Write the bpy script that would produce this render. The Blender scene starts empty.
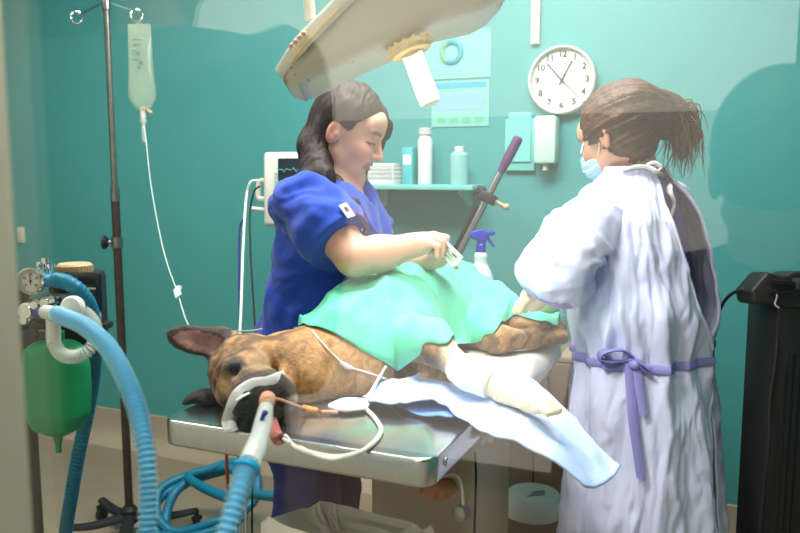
import bpy, bmesh, math, random
import numpy as np
from mathutils import Vector, Matrix
random.seed(7); RNG = np.random.default_rng(7)
SC = bpy.context.scene; COL = SC.collection
PI = math.pi
# ---------------------------------------------------------------- camera frame (world: X along back wall, Y to back wall)
YAW = math.radians(23.3); PITCH = math.radians(7.0); FPX = 778.0
CAM = np.array([0, 0, 1.40])
FW = np.array([-math.sin(YAW)*math.cos(PITCH), math.cos(YAW)*math.cos(PITCH), -math.sin(PITCH)])
RT = np.array([math.cos(YAW), math.sin(YAW), 0.0])
UP = np.cross(RT, FW)
def ray(px, py): return FW + (px-400)/FPX*RT - (py-266.5)/FPX*UP
def P(px, py, d=None, Y=None, Z=None, X=None):
    r = ray(px, py)
    if Y is not None: d = Y/r[1]
    if Z is not None: d = (Z-CAM[2])/r[2]
    if X is not None: d = X/r[0]
    return CAM + d*r
A = lambda *v: np.array(v, float)
def nrm(v): v = np.asarray(v, float); return v/np.linalg.norm(v)
# ---------------------------------------------------------------- noise
def vnoise(p):
    p = np.asarray(p, float); i = np.floor(p).astype(np.int64); f = p-i; u = f*f*(3-2*f)
    def h(x, y, z):
        n = (x*374761393 + y*668265263 + z*2147483647) & 0xffffffff
        n = ((n ^ (n >> 13))*1274126177) & 0xffffffff
        n = (n ^ (n >> 16))
        return (n & 0xffff)/65535.0
    r = 0
    for a in (0, 1):
        for b in (0, 1):
            for c in (0, 1):
                w = (u[..., 0] if a else 1-u[..., 0])*(u[..., 1] if b else 1-u[..., 1])*(u[..., 2] if c else 1-u[..., 2])
                r = r + w*h(i[..., 0]+a, i[..., 1]+b, i[..., 2]+c)
    return r*2-1
def fbm(p, o=3):
    s = 0; a = 1.0; p = np.asarray(p, float)
    for k in range(o): s = s + a*vnoise(p*2**k+17.3*k); a *= .5
    return s
def ridge(p, o=2):
    s = 0; a = 1.0; p = np.asarray(p, float)
    for k in range(o): s = s + a*(1-2*np.abs(vnoise(p*2**k+9.1*k))); a *= .5
    return s
def sstep(a, b, x):
    t = np.clip((x-a)/(b-a), 0, 1); return t*t*(3-2*t)
# ---------------------------------------------------------------- objects
WL = {}
def link(o, parent, org):
    COL.objects.link(o)
    if parent is not None:
        o.parent = parent; o.location = Vector(org)-Vector(WL[parent.name])
    else: o.location = Vector(org)
    WL[o.name] = tuple(org)
def thing(name, label, cat, loc, group=None):
    o = bpy.data.objects.new(name, None); o.empty_display_size = .05
    link(o, None, loc); tag(o, label, cat, group); return o
def tag(o, label=None, cat=None, group=None, kind=None):
    if label: o['label'] = label
    if cat: o['category'] = cat
    if group: o['group'] = group
    if kind: o['kind'] = kind
    return o
def mesh_obj(name, v, f, mat, parent=None, smooth=True, col=None, sharp=None, mi=None):
    v = np.asarray(v, float).reshape(-1, 3)
    lo = v.min(0); hi = v.max(0)
    org = A((lo[0]+hi[0])/2, (lo[1]+hi[1])/2, lo[2]) if parent is None else (lo+hi)/2
    me = bpy.data.meshes.new(name)
    me.from_pydata((v-org).tolist(), [], [list(map(int, q)) for q in f])
    mats = mat if isinstance(mat, (list, tuple)) else [mat]
    for m in mats: me.materials.append(m)
    if mi is not None: me.polygons.foreach_set('material_index', np.asarray(mi, np.int32))
    if smooth: me.polygons.foreach_set('use_smooth', np.ones(len(me.polygons), bool))
    if col is not None:
        at = me.color_attributes.new('Col', 'FLOAT_COLOR', 'POINT')
        c4 = np.ones((len(v), 4)); c4[:, :3] = col
        at.data.foreach_set('color', c4.ravel())
    me.update()
    o = bpy.data.objects.new(name, me)
    link(o, parent, org)
    if sharp is not None:
        try: me.set_sharp_from_angle(angle=math.radians(sharp))
        except Exception: pass
    return o
def solidify(o, t, off=0.0):
    m = o.modifiers.new('thick', 'SOLIDIFY'); m.thickness = t; m.offset = off; return o
def subsurf(o, n=1):
    m = o.modifiers.new('sub', 'SUBSURF'); m.levels = n; m.render_levels = n; return o
def bevel(o, w, seg=2):
    m = o.modifiers.new('bev', 'BEVEL'); m.width = w; m.segments = seg; m.limit_method = 'ANGLE'; return o
def struct(o): o['kind'] = 'structure'; return o
# ---------------------------------------------------------------- mesh builder
def catmull(pts, n=8, closed=False):
    p = np.asarray(pts, float)
    if len(p) < 3 or n <= 1: return p
    q = np.vstack([2*p[0]-p[1], p, 2*p[-1]-p[-2]]); out = []
    for i in range(1, len(q)-2):
        a, b, c, d = q[i-1], q[i], q[i+1], q[i+2]
        for t in np.linspace(0, 1, n, endpoint=False):
            out.append(.5*((2*b)+(-a+c)*t+(2*a-5*b+4*c-d)*t*t+(-a+3*b-3*c+d)*t**3))
    out.append(p[-1]); return np.array(out)
def resample(p, n):
    p = np.asarray(p, float); s = np.r_[0, np.cumsum(np.linalg.norm(np.diff(p, axis=0), axis=1))]
    t = np.linspace(0, s[-1], n); return np.stack([np.interp(t, s, p[:, k]) for k in range(p.shape[1])], 1)
class MB:
    def __init__(s): s.v = []; s.f = []; s.m = []; s.n = 0; s.cur = 0
    def add(s, v, f):
        v = np.asarray(v, float).reshape(-1, 3)
        s.v.append(v); s.f += [[i+s.n for i in q] for q in f]; s.m += [s.cur]*len(f); s.n += len(v); return s
    def mat(s, i): s.cur = i; return s
    def tube(s, pts, r, n=10, sub=8, caps=True, flat=None, up=None, count=None):
        """sweep; r scalar or list per input point; flat=(a,b) scales the section's two axes"""
        pts = np.asarray(pts, float); path = catmull(pts, sub)
        rr = np.atleast_1d(np.asarray(r, float))
        if len(rr) == 1: rad = np.full(len(path), rr[0])
        else: rad = np.interp(np.linspace(0, 1, len(path)), np.linspace(0, 1, len(rr)), rr)
        if count:
            both = resample(np.c_[path, rad*1e-3], count); path = both[:, :3]; rad = both[:, 3]*1e3
        if callable(flat): pass
        t = np.gradient(path, axis=0); t /= (np.linalg.norm(t, axis=1)[:, None]+1e-12)
        ref = np.asarray(up, float) if up is not None else (A(0, 0, 1) if abs(t[0][2]) < .9 else A(1, 0, 0))
        u = np.cross(ref, t[0]); u = nrm(u); us = []
        for k in range(len(path)):
            if up is not None:
                w = np.cross(ref, t[k]);
                if np.linalg.norm(w) > 1e-4: u = nrm(w)
            else: u = nrm(u-np.dot(u, t[k])*t[k])
            us.append(u)
        us = np.array(us); ws = np.cross(t, us)
        fa, fb = flat if flat else (1, 1)
        a = np.linspace(0, 2*PI, n, endpoint=False)
        v = path[:, None]+rad[:, None, None]*(np.cos(a)[None, :, None]*us[:, None]*fa+np.sin(a)[None, :, None]*ws[:, None]*fb)
        m = len(path); f = []
        for i in range(m-1):
            for j in range(n):
                k = (j+1) % n; f.append([i*n+j, i*n+k, (i+1)*n+k, (i+1)*n+j])
        if caps: f.append(list(range(n))[::-1]); f.append([(m-1)*n+j for j in range(n)])
        return s.add(v, f)
    def corr(s, pts, r, pitch=.008, amp=.0025, n=14, sub=10):
        """corrugated hose"""
        path = catmull(np.asarray(pts, float), sub)
        L = np.linalg.norm(np.diff(path, axis=0), axis=1).sum()
        c = int(L/pitch)*4+1; path = resample(path, c)
        rad = r+amp*np.sin(np.arange(c)*PI/2)
        s2 = MB(); s2.tube(path, rad, n=n, sub=1); return s.add(s2.v[0], s2.f)
    def lathe(s, prof, org, axis=(0, 0, 1), n=24, caps=True, side=None):
        ax = nrm(axis); ref = A(1, 0, 0) if abs(ax[0]) < .9 else A(0, 1, 0)
        u = nrm(np.cross(ref, ax)); w = np.cross(ax, u); org = np.asarray(org, float)
        a = np.linspace(0, 2*PI, n, endpoint=False); v = []; f = []
        for (r, z) in prof:
            v.append(org+ax*z+r*(np.cos(a)[:, None]*u+np.sin(a)[:, None]*w))
        m = len(prof)
        for i in range(m-1):
            for j in range(n):
                k = (j+1) % n; f.append([i*n+j, i*n+k, (i+1)*n+k, (i+1)*n+j])
        if caps: f.append(list(range(n))[::-1]); f.append([(m-1)*n+j for j in range(n)])
        return s.add(np.vstack(v), f)
    def cyl(s, a, b, r, n=16, r2=None):
        a = np.asarray(a, float); b = np.asarray(b, float); L = np.linalg.norm(b-a)
        return s.lathe([(r, 0), (r if r2 is None else r2, L)], a, b-a, n)
    def box(s, c, size, R=None, bev=0.0, seg=2):
        bm = bmesh.new(); bmesh.ops.create_cube(bm, size=1.0)
        for q in bm.verts: q.co = Vector([q.co[i]*size[i] for i in range(3)])
        if bev > 0: bmesh.ops.bevel(bm, geom=bm.edges[:], offset=bev, segments=seg, profile=.5, affect='EDGES')
        v = np.array([q.co[:] for q in bm.verts]); bm.verts.index_update()
        f = [[q.index for q in p.verts] for p in bm.faces]; bm.free()
        if R is not None: v = v@np.asarray(R, float).T
        return s.add(v+np.asarray(c, float), f)
    def prism(s, outline, ax_u, ax_v, ax_w, org, t, bev=0.0, seg=3):
        """outline 2D points in (u,v), extruded +-t/2 along w"""
        bm = bmesh.new(); ou = [Vector((a, b, -t/2)) for a, b in outline]
        vs = [bm.verts.new(p) for p in ou]; fc = bm.faces.new(vs)
        r = bmesh.ops.extrude_face_region(bm, geom=[fc])
        for e in r['geom']:
            if isinstance(e, bmesh.types.BMVert): e.co.z += t
        bmesh.ops.recalc_face_normals(bm, faces=bm.faces[:])
        if bev > 0: bmesh.ops.bevel(bm, geom=bm.edges[:], offset=bev, segments=seg, profile=.5, affect='EDGES')
        bm.verts.index_update(); v = np.array([q.co[:] for q in bm.verts])
        f = [[q.index for q in p.verts] for p in bm.faces]; bm.free()
        B = np.stack([nrm(ax_u), nrm(ax_v), nrm(ax_w)], 1)
        return s.add(v@B.T+np.asarray(org, float), f)
    def sphere(s, c, r, n=16, m=10, sc=(1, 1, 1), R=None):
        v = []; f = []
        for i in range(m+1):
            t = PI*i/m
            for j in range(n):
                a = 2*PI*j/n; v.append((math.sin(t)*math.cos(a), math.sin(t)*math.sin(a), math.cos(t)))
        for i in range(m):
            for j in range(n):
                k = (j+1) % n; f.append([i*n+j, (i+1)*n+j, (i+1)*n+k, i*n+k])
        v = np.array(v)*r*np.asarray(sc)
        if R is not None: v = v@np.asarray(R).T
        return s.add(v+np.asarray(c, float), f)
    def torus(s, c, R, r, axis=(0, 0, 1), n=24, m=8, a0=0, a1=2*PI):
        ax = nrm(axis); ref = A(1, 0, 0) if abs(ax[0]) < .9 else A(0, 1, 0)
        u = nrm(np.cross(ref, ax)); w = np.cross(ax, u); full = abs(a1-a0-2*PI) < 1e-6
        t = np.linspace(a0, a1, n+1)
        pts = np.asarray(c, float)+R*(np.cos(t)[:, None]*u+np.sin(t)[:, None]*w)
        return s.tube(pts, r, n=m, sub=1, caps=not full)
    def grid(s, fn, nu, nv):
        U, V = np.meshgrid(np.linspace(0, 1, nu), np.linspace(0, 1, nv), indexing='ij')
        v = fn(U.ravel(), V.ravel()); f = []
        for i in range(nu-1):
            for j in range(nv-1): f.append([i*nv+j, (i+1)*nv+j, (i+1)*nv+j+1, i*nv+j+1])
        return s.add(v, f)
    def build(s, name, mat, parent=None, smooth=True, sharp=35, col=None):
        return mesh_obj(name, np.vstack(s.v), s.f, mat, parent, smooth, col, sharp if smooth else None, s.m)
def axes(x, y=None, z=None): return np.stack([x, y, z], 1)
# ---------------------------------------------------------------- implicit surfaces
def smin(a, b, k):
    if k <= 0: return np.minimum(a, b)
    h = np.maximum(k-np.abs(a-b), 0)/k; return np.minimum(a, b)-h*h*k*.25
def smax(a, b, k): return -smin(-a, -b, k)
def s_ell(c, r, R=None):
    c = np.asarray(c, float); r = np.asarray(r, float) if np.ndim(r) else np.full(3, float(r))
    def f(p):
        q = p-c
        if R is not None: q = q@R          # columns of R are the local axes
        k0 = np.linalg.norm(q/r, axis=-1); k1 = np.linalg.norm(q/(r*r), axis=-1)+1e-9
        return np.where(k0 < 1e-4, -r.min(), k0*(k0-1)/k1)
    return f
def s_cone(a, b, ra, rb, sq=None):
    a = np.asarray(a, float); b = np.asarray(b, float); ba = b-a; L2 = np.dot(ba, ba)
    def f(p):
        q = p-a; h = np.clip((q@ba)/L2, 0, 1); e = q-h[..., None]*ba
        if sq is not None: e = e+ (e@sq[0])[..., None]*sq[0]*(1/sq[1]-1)
        return np.linalg.norm(e, axis=-1)-(ra+(rb-ra)*h)
    return f
def s_chain(pts, rs, k=.01, sq=None):
    fs = [s_cone(pts[i], pts[i+1], rs[i], rs[i+1], sq) for i in range(len(pts)-1)]
    def f(p):
        d = fs[0](p)
        for g in fs[1:]: d = smin(d, g(p), k)
        return d
    return f
class Sdf:
    def __init__(s): s.ops = []
    def add(s, f, k=.01): s.ops.append(('a', f, k)); return s
    def sub(s, f, k=.01): s.ops.append(('s', f, k)); return s
    def cut(s, f, k=.003): s.ops.append(('i', f, k)); return s
    def __call__(s, p):
        d = np.full(p.shape[:-1], 1e3)
        for o, f, k in s.ops:
            g = f(p)
            d = smin(d, g, k) if o == 'a' else (smax(d, -g, k) if o == 's' else smax(d, g, k))
        return d
def plane(n, pt):                          # inside where (p-pt).n < 0
    n = nrm(n); pt = np.asarray(pt, float)
    return lambda p: (p-pt)@n
def mesh_sdf(f, lo, hi, h, proj=2):
    lo = np.asarray(lo, float); hi = np.asarray(hi, float); C = 4
    nb = np.ceil((hi-lo)/(h*C)).astype(int)
    # coarse pass
    ax = [lo[i]+(np.arange(nb[i])+.5)*h*C for i in range(3)]
    G = np.stack(np.meshgrid(*ax, indexing='ij'), -1); dc = f(G.reshape(-1, 3)).reshape(nb)
    n = nb*C+1; vals = np.repeat(np.repeat(np.repeat(np.where(dc > 0, 1., -1.), C, 0), C, 1), C, 2)
    vals = np.pad(vals, ((0, 1),)*3, mode='edge')
    near = np.abs(dc) < h*C*1.9
    idx = np.argwhere(near); mask = np.zeros(n, bool)
    off = np.arange(C+1)
    for a in off:
        for b in off:
            for c in off: mask[idx[:, 0]*C+a, idx[:, 1]*C+b, idx[:, 2]*C+c] = True
    ii = np.argwhere(mask); pp = lo+ii*h
    res = np.concatenate([f(q) for q in np.array_split(pp, max(1, len(pp)//200000))])
    vals[mask] = res
    # surface nets
    s = vals < 0; nx, ny, nz = n
    cs = np.zeros((nx-1, ny-1, nz-1), int)
    for a in (0, 1):
        for b in (0, 1):
            for c in (0, 1): cs += s[a:nx-1+a, b:ny-1+b, c:nz-1+c]
    cells = np.argwhere((cs > 0) & (cs < 8)); cid = np.full(cs.shape, -1, int); cid[tuple(cells.T)] = np.arange(len(cells))
    acc = np.zeros((len(cells), 3)); cnt = np.zeros(len(cells))
    cor = [(a, b, c) for a in (0, 1) for b in (0, 1) for c in (0, 1)]
    for i in range(8):
        for j in range(i+1, 8):
            dd = np.abs(np.subtract(cor[i], cor[j])).sum()
            if dd != 1: continue
            va = vals[tuple((cells+cor[i]).T)]; vb = vals[tuple((cells+cor[j]).T)]
            m = (va < 0) != (vb < 0); t = va[m]/(va[m]-vb[m])
            acc[m] += np.array(cor[i])+t[:, None]*(np.array(cor[j])-np.array(cor[i])); cnt[m] += 1
    V = lo+(cells+acc/cnt[:, None])*h
    F = []
    for axn in range(3):
        o1, o2 = [(1, 2), (2, 0), (0, 1)][axn]
        sl0 = [slice(None)]*3; sl1 = [slice(None)]*3; sl0[axn] = slice(0, -1); sl1[axn] = slice(1, None)
        ch = s[tuple(sl0)] != s[tuple(sl1)]; e = np.argwhere(ch)
        e = e[(e[:, o1] > 0) & (e[:, o2] > 0) & (e[:, o1] < n[o1]-1) & (e[:, o2] < n[o2]-1)]
        d1 = np.zeros(3, int); d1[o1] = 1; d2 = np.zeros(3, int); d2[o2] = 1
        q = np.stack([cid[tuple((e-d1-d2).T)], cid[tuple((e-d2).T)], cid[tuple(e.T)], cid[tuple((e-d1).T)]], 1)
        flip = ~s[tuple(e.T)]; q[flip] = q[flip][:, ::-1]
        F.append(q[(q >= 0).all(1)])
    F = np.vstack(F)
    for _ in range(proj):
        e = h*.25; d = f(V); g = np.stack([f(V+e*np.eye(3)[k])-f(V-e*np.eye(3)[k]) for k in range(3)], 1)/(2*e)
        V = V-np.clip(d, -h*.6, h*.6)[:, None]*g/(np.maximum((g*g).sum(1), .25)[:, None])
    return V, F
def vnormals(V, F):
    F = np.asarray(F); a = V[F[:, 2]]-V[F[:, 0]]; b = V[F[:, 3]]-V[F[:, 1]]; fn = np.cross(a, b); N = np.zeros_like(V)
    for k in range(4): np.add.at(N, F[:, k], fn)
    return N/(np.linalg.norm(N, axis=1)[:, None]+1e-12)
def weld(V, F):                            # unused-vertex cleanup after deleting faces
    F = np.asarray(F); u, inv = np.unique(F.ravel(), return_inverse=True); return V[u], inv.reshape(F.shape)
def coons(b0, b1, l0, l1, nu, nv, sub=10):
    """patch between curve b0 (v=0) and b1 (v=1), l0 (u=0), l1 (u=1); each a list of points"""
    B0, B1 = [resample(catmull(b, sub), nu) for b in (b0, b1)]; L0, L1 = [resample(catmull(b, sub), nv) for b in (l0, l1)]
    u = np.linspace(0, 1, nu)[:, None, None]; v = np.linspace(0, 1, nv)[None, :, None]
    S = (1-v)*B0[:, None]+v*B1[:, None]+(1-u)*L0[None]+u*L1[None]
    S -= (1-u)*(1-v)*B0[0]+u*(1-v)*B0[-1]+(1-u)*v*B1[0]+u*v*B1[-1]
    return S
def sheet(S):
    nu, nv = S.shape[:2]
    f = [[i*nv+j, (i+1)*nv+j, (i+1)*nv+j+1, i*nv+j+1] for i in range(nu-1) for j in range(nv-1)]
    return S.reshape(-1, 3), f
# ---------------------------------------------------------------- materials
def srgb(r, g, b):
    return tuple(((c/255)/12.92 if c <= 10 else ((c/255+.055)/1.055)**2.4) for c in (r, g, b))
def mat(name, color=(.5, .5, .5), rough=.5, metal=0.0, bump=0.0, bscale=60.0, var=0.0, vscale=6.0, attr=False, trans=0.0,
        alpha=1.0, sheen=0.0, ior=1.45, emit=None, estr=0.0, stretch=None, sss=0.0, coat=0.0, spec=.5):
    m = bpy.data.materials.new(name); m.use_nodes = True; nt = m.node_tree; nd = nt.nodes; ln = nt.links
    b = nd['Principled BSDF']; b.inputs['Roughness'].default_value = rough; b.inputs['Metallic'].default_value = metal
    b.inputs['IOR'].default_value = ior; b.inputs['Alpha'].default_value = alpha
    b.inputs['Transmission Weight'].default_value = trans; b.inputs['Sheen Weight'].default_value = sheen
    b.inputs['Coat Weight'].default_value = coat; b.inputs['Specular IOR Level'].default_value = spec
    if sss: b.inputs['Subsurface Weight'].default_value = sss; b.inputs['Subsurface Radius'].default_value = (.012, .005, .003); b.inputs['Subsurface Scale'].default_value = 1
    if emit is not None: b.inputs['Emission Color'].default_value = (*emit, 1); b.inputs['Emission Strength'].default_value = estr
    tc = nd.new('ShaderNodeTexCoord'); src = tc.outputs['Object']
    if stretch:
        mp = nd.new('ShaderNodeMapping'); mp.inputs['Scale'].default_value = stretch; ln.new(src, mp.inputs['Vector']); src = mp.outputs['Vector']
    base = None
    if attr:
        at = nd.new('ShaderNodeVertexColor'); at.layer_name = 'Col'; base = at.outputs['Color']
    if var > 0:
        n = nd.new('ShaderNodeTexNoise'); n.inputs['Scale'].default_value = vscale; n.inputs['Detail'].default_value = 5; ln.new(src, n.inputs['Vector'])
        r = nd.new('ShaderNodeMapRange'); r.inputs['From Min'].default_value = .25; r.inputs['From Max'].default_value = .75
        r.inputs['To Min'].default_value = 1-var; r.inputs['To Max'].default_value = 1+var; ln.new(n.outputs['Fac'], r.inputs['Value'])
        mx = nd.new('ShaderNodeMix'); mx.data_type = 'RGBA'; mx.blend_type = 'MULTIPLY'; mx.inputs['Factor'].default_value = 1
        if base is not None: ln.new(base, mx.inputs['A'])
        else: mx.inputs['A'].default_value = (*color, 1)
        ln.new(r.outputs['Result'], mx.inputs['B']); base = mx.outputs['Result']
    if base is not None: ln.new(base, b.inputs['Base Color'])
    else: b.inputs['Base Color'].default_value = (*color, 1)
    if bump > 0:
        n = nd.new('ShaderNodeTexNoise'); n.inputs['Scale'].default_value = bscale; n.inputs['Detail'].default_value = 4; ln.new(src, n.inputs['Vector'])
        bp = nd.new('ShaderNodeBump'); bp.inputs['Strength'].default_value = bump; bp.inputs['Distance'].default_value = .01
        ln.new(n.outputs['Fac'], bp.inputs['Height']); ln.new(bp.outputs['Normal'], b.inputs['Normal'])
    return m
def see_through(name, color, clear, rough=.15, tint=None):
    """clear soft plastic: part transparent, part glossy-diffuse"""
    m = mat(name, color, rough); nt = m.node_tree; nd = nt.nodes; ln = nt.links
    tr = nd.new('ShaderNodeBsdfTransparent'); tr.inputs['Color'].default_value = (*(tint or (1, 1, 1)), 1)
    mx = nd.new('ShaderNodeMixShader'); mx.inputs[0].default_value = clear
    out = nd['Material Output']; ln.new(nd['Principled BSDF'].outputs[0], mx.inputs[1]); ln.new(tr.outputs[0], mx.inputs[2]); ln.new(mx.outputs[0], out.inputs['Surface'])
    return m
M = {}
M['teal_wall'] = mat('teal wall paint', (.075, .34, .335), .45, bump=.04, bscale=180, var=.03, vscale=2)
M['cove'] = mat('beige vinyl cove', srgb(178, 160, 140), .45, var=.04)
M['floor'] = mat('beige vinyl floor', srgb(150, 132, 112), .35, var=.08, vscale=14)
M['cream'] = mat('cream paint', srgb(222, 212, 190), .45, bump=.03)
M['white_paint'] = mat('white paint', (.78, .79, .76), .6)
M['ceil'] = mat('ceiling white', (.8, .8, .78), .8, bump=.05)
M['steel'] = mat('brushed stainless steel', (.62, .63, .63), .22, 1.0, bump=.03, bscale=40, stretch=(40, 1, 1), var=.08)
M['chrome'] = mat('chrome', (.75, .75, .74), .12, 1.0)
M['dull_steel'] = mat('dull pole steel', (.30, .29, .27), .32, 1.0, var=.2, vscale=30)
M['rust'] = mat('browned pole steel', (.075, .05, .04), .4, .6, var=.3, vscale=40)
M['black'] = mat('black plastic', (.010, .010, .011), .55, bump=.04, bscale=200)
M['blackgloss'] = mat('black gloss', (.008, .008, .009), .18)
M['rubber'] = mat('black rubber', (.02, .02, .02), .7)
M['white_plastic'] = mat('white plastic', (.78, .78, .76), .35)
M['grey_plastic'] = mat('pale grey plastic', (.55, .56, .55), .45)
M['offwhite'] = mat('off white casing', srgb(225, 222, 214), .4)
M['blue_hose'] = mat('blue hose', srgb(10, 116, 148), .42)
M['blue_core'] = mat('blue inner hose', srgb(8, 148, 205), .4)
M['clear_hose'] = see_through('clear corrugated hose', srgb(175, 236, 250), .72)
M['clear_white'] = see_through('milky clear hose', srgb(225, 232, 228), .45)
M['navy_plastic'] = mat('navy plastic', srgb(20, 40, 130), .35)
M['bag_green'] = mat('green rubber bag', srgb(0, 138, 86), .42, bump=.05, bscale=30)
M['drape'] = mat('mint surgical drape', srgb(94, 210, 170), .8, bump=.10, bscale=500, var=.03, vscale=9, sheen=.2)
M['pad'] = mat('pale blue pad', srgb(180, 202, 242), .8, bump=.08, bscale=400, var=.04)
M['pad_under'] = mat('deep blue pad', srgb(96, 142, 205), .7, bump=.08, bscale=300)
M['towel'] = mat('white towel', (.84, .81, .77), .9, bump=.25, bscale=320)
M['bandage'] = mat('white bandage', (.86, .86, .85), .85, bump=.25, bscale=260)
M['tape'] = mat('white tape', (.86, .87, .88), .7, bump=.2, bscale=300)
M['scrub_blue'] = mat('royal blue scrubs', srgb(8, 64, 184), .8, bump=.10, bscale=600, var=.05, sheen=.25)
M['scrub_navy'] = mat('indigo scrub trousers', srgb(50, 52, 122), .8, bump=.10, bscale=600, var=.05)
M['scrub_purple'] = mat('muted purple scrubs', srgb(78, 62, 140), .8, bump=.10, bscale=500, var=.05)
M['gown'] = mat('pale lavender gown', srgb(204, 211, 243), .8, bump=.10, bscale=420, var=.025, vscale=7, sheen=.15)
M['shaded_cuff'] = mat('lilac cuff shade', srgb(150, 145, 205), .8, bump=.12, bscale=400)  # lilac stands in for shade in the sleeve opening
M['sash'] = mat('lilac sash', srgb(140, 138, 205), .75, bump=.12, bscale=400)
M['skin'] = mat('skin', (1, 1, 1), .5, attr=True, bump=.05, bscale=350, sss=.12)
M['hair_dark'] = mat('dark brown hair', srgb(44, 27, 22), .62, bump=.25, bscale=22, stretch=(5, 5, .6), var=.3, vscale=18)
M['hair_brown'] = mat('light brown hair', srgb(86, 58, 38), .5, bump=.35, bscale=160, var=.35, vscale=60)
M['strand'] = mat('brown hair strands', srgb(112, 78, 48), .5, var=.4, vscale=40)
M['mask_blue'] = mat('pale blue mask', srgb(175, 215, 232), .8)
M['glove'] = mat('pale exam glove', srgb(226, 212, 180), .5)
M['lamp_beige'] = mat('beige lamp casing', srgb(205, 196, 176), .4)
M['lamp_white'] = mat('white lamp rim', srgb(230, 226, 214), .35)
M['lamp_yellow'] = mat('amber lamp disc', srgb(240, 205, 130), .4)
M['handle_cream'] = mat('cream lamp handle', srgb(255, 248, 225), .35)
M['paper'] = mat('paper', (.8, .81, .78), .8)
M['clock_face'] = mat('clock face', (.60, .60, .57), .6)
M['ink'] = mat('dark ink', (.03, .03, .035), .6)
M['ink_grey'] = mat('grey ink', (.05, .05, .05), .7)
M['ink_teal'] = mat('teal ink', srgb(60, 165, 185), .7)
M['ink_green'] = mat('green ink', srgb(110, 185, 150), .7)
M['ink_lilac'] = mat('lilac ink', srgb(128, 176, 198), .7)
M['shoe'] = mat('shoe', (.05, .05, .06), .6)
M['orange'] = mat('orange plastic', srgb(240, 150, 40), .4)
M['redtube'] = mat('red brown tube', srgb(170, 70, 40), .5)
M['pinkish'] = mat('pink tongue', srgb(205, 120, 120), .35)
M['peach'] = mat('peach plastic', srgb(235, 170, 145), .4)
M['beige_metal'] = mat('beige enamelled steel', srgb(178, 160, 135), .45)
M['bin_bag'] = see_through('translucent bin liner', srgb(240, 236, 228), .06, .3)
M['bin'] = mat('grey bin', (.35, .35, .34), .5)
M['spray_white'] = see_through('frosted bottle', srgb(228, 234, 236), .18, .3)
M['spray_blue'] = mat('blue trigger', srgb(4, 48, 168), .35)
M['purple'] = mat('purple grip', srgb(88, 50, 98), .5)
M['fluid'] = see_through('clear fluid bag', srgb(205, 215, 195), .72, .12, (.93, .96, .90))
M['screen'] = mat('dark monitor screen', (.01, .02, .03), .15)
M['screen_ink'] = mat('screen readout', (.1, .3, .3), .4, emit=srgb(70, 190, 190), estr=.5)
M['lid_tan'] = mat('tan canister lid', srgb(196, 170, 130), .5)
M['brown_glass'] = mat('brown canister', srgb(98, 74, 52), .3)
M['cord_white'] = mat('white lead', (.84, .82, .76), .45)
M['tan_cloth'] = mat('tan rag', srgb(172, 112, 72), .8, bump=.3, bscale=60)
M['scrub_dark'] = mat('dark teal scrubs', (.045, .085, .095), .8)
M['black_cloth'] = mat('black jacket', (.006, .007, .008), .9)
# ---------------------------------------------------------------- room shell
GY = 0.40        # glass plane
WY = 3.03        # back wall
RX0, RX1, RZ = -4.3, 1.75, 2.7
def slab(name, lo, hi, m):
    lo = A(*lo); hi = A(*hi); return struct(MB().box((lo+hi)/2, hi-lo).build(name, m, smooth=False))
slab('floor', (RX0, GY-.06, -.1), (RX1, WY+.1, 0), M['floor'])
slab('wall_back', (RX0, WY, 0), (RX1, WY+.1, RZ), M['teal_wall'])
slab('wall_left', (RX0-.1, GY-.06, 0), (RX0, WY+.1, RZ), M['teal_wall'])
slab('wall_right', (RX1, GY-.06, 0), (RX1+.1, WY+.1, RZ), M['teal_wall'])
slab('ceiling', (RX0, GY-.06, RZ), (RX1, WY+.1, RZ+.1), M['ceil'])
# coved vinyl skirting
cv = MB(); prof = [(0, 0), (-.10, 0), (-.075, .004), (-.05, .014), (-.03, .03), (-.016, .055), (-.010, .09), (-.008, .165), (0, .168)]
v = [(x, WY+y, z) for x in (RX0, RX1) for y, z in prof]; n = len(prof)
cv.add(v, [[i, i+1, n+i+1, n+i] for i in range(n-1)])
struct(cv.build('baseboard_back', M['cove'], sharp=60))
# viewing window in the front wall: opening with frame
WX0 = P(36, 533, Y=GY+.045)[0]; WX1 = 1.25; WZ0, WZ1 = .82, 2.25
fw = MB()
for lo, hi in (((RX0, GY-.06, 0), (WX0-.10, GY+.06, RZ)), ((WX1+.1, GY-.06, 0), (RX1, GY+.06, RZ)),
               ((WX0-.1, GY-.06, 0), (WX1+.1, GY+.06, WZ0-.08)), ((WX0-.1, GY-.06, WZ1+.08), (WX1+.1, GY+.06, RZ))):
    fw.box((A(*lo)+A(*hi))/2, A(*hi)-A(*lo))
struct(fw.build('wall_front', M['cream'], smooth=False))
w1 = thing('window_1', None, None, (WX0, GY, WZ0)); struct(w1)
fr = MB()
for lo, hi in (((WX0-.10, GY-.075, WZ0-.08), (WX0, GY+.045, WZ1+.08)), ((WX1, GY-.075, WZ0-.08), (WX1+.1, GY+.075, WZ1+.08)),
               ((WX0, GY-.075, WZ0-.08), (WX1, GY+.075, WZ0)), ((WX0, GY-.075, WZ1), (WX1, GY+.075, WZ1+.08))):
    fr.box((A(*lo)+A(*hi))/2, A(*hi)-A(*lo), bev=.006)
fr.build('window_frame', M['cream'], w1)
g = bpy.data.materials.new('window glass'); g.use_nodes = True; nt = g.node_tree; nt.nodes.remove(nt.nodes['Principled BSDF'])
tr = nt.nodes.new('ShaderNodeBsdfTransparent'); tr.inputs[0].default_value = (.985, .995, .99, 1)
gl = nt.nodes.new('ShaderNodeBsdfGlossy'); gl.inputs['Roughness'].default_value = 0.0; gl.inputs['Color'].default_value = (1, 1, 1, 1)
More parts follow.
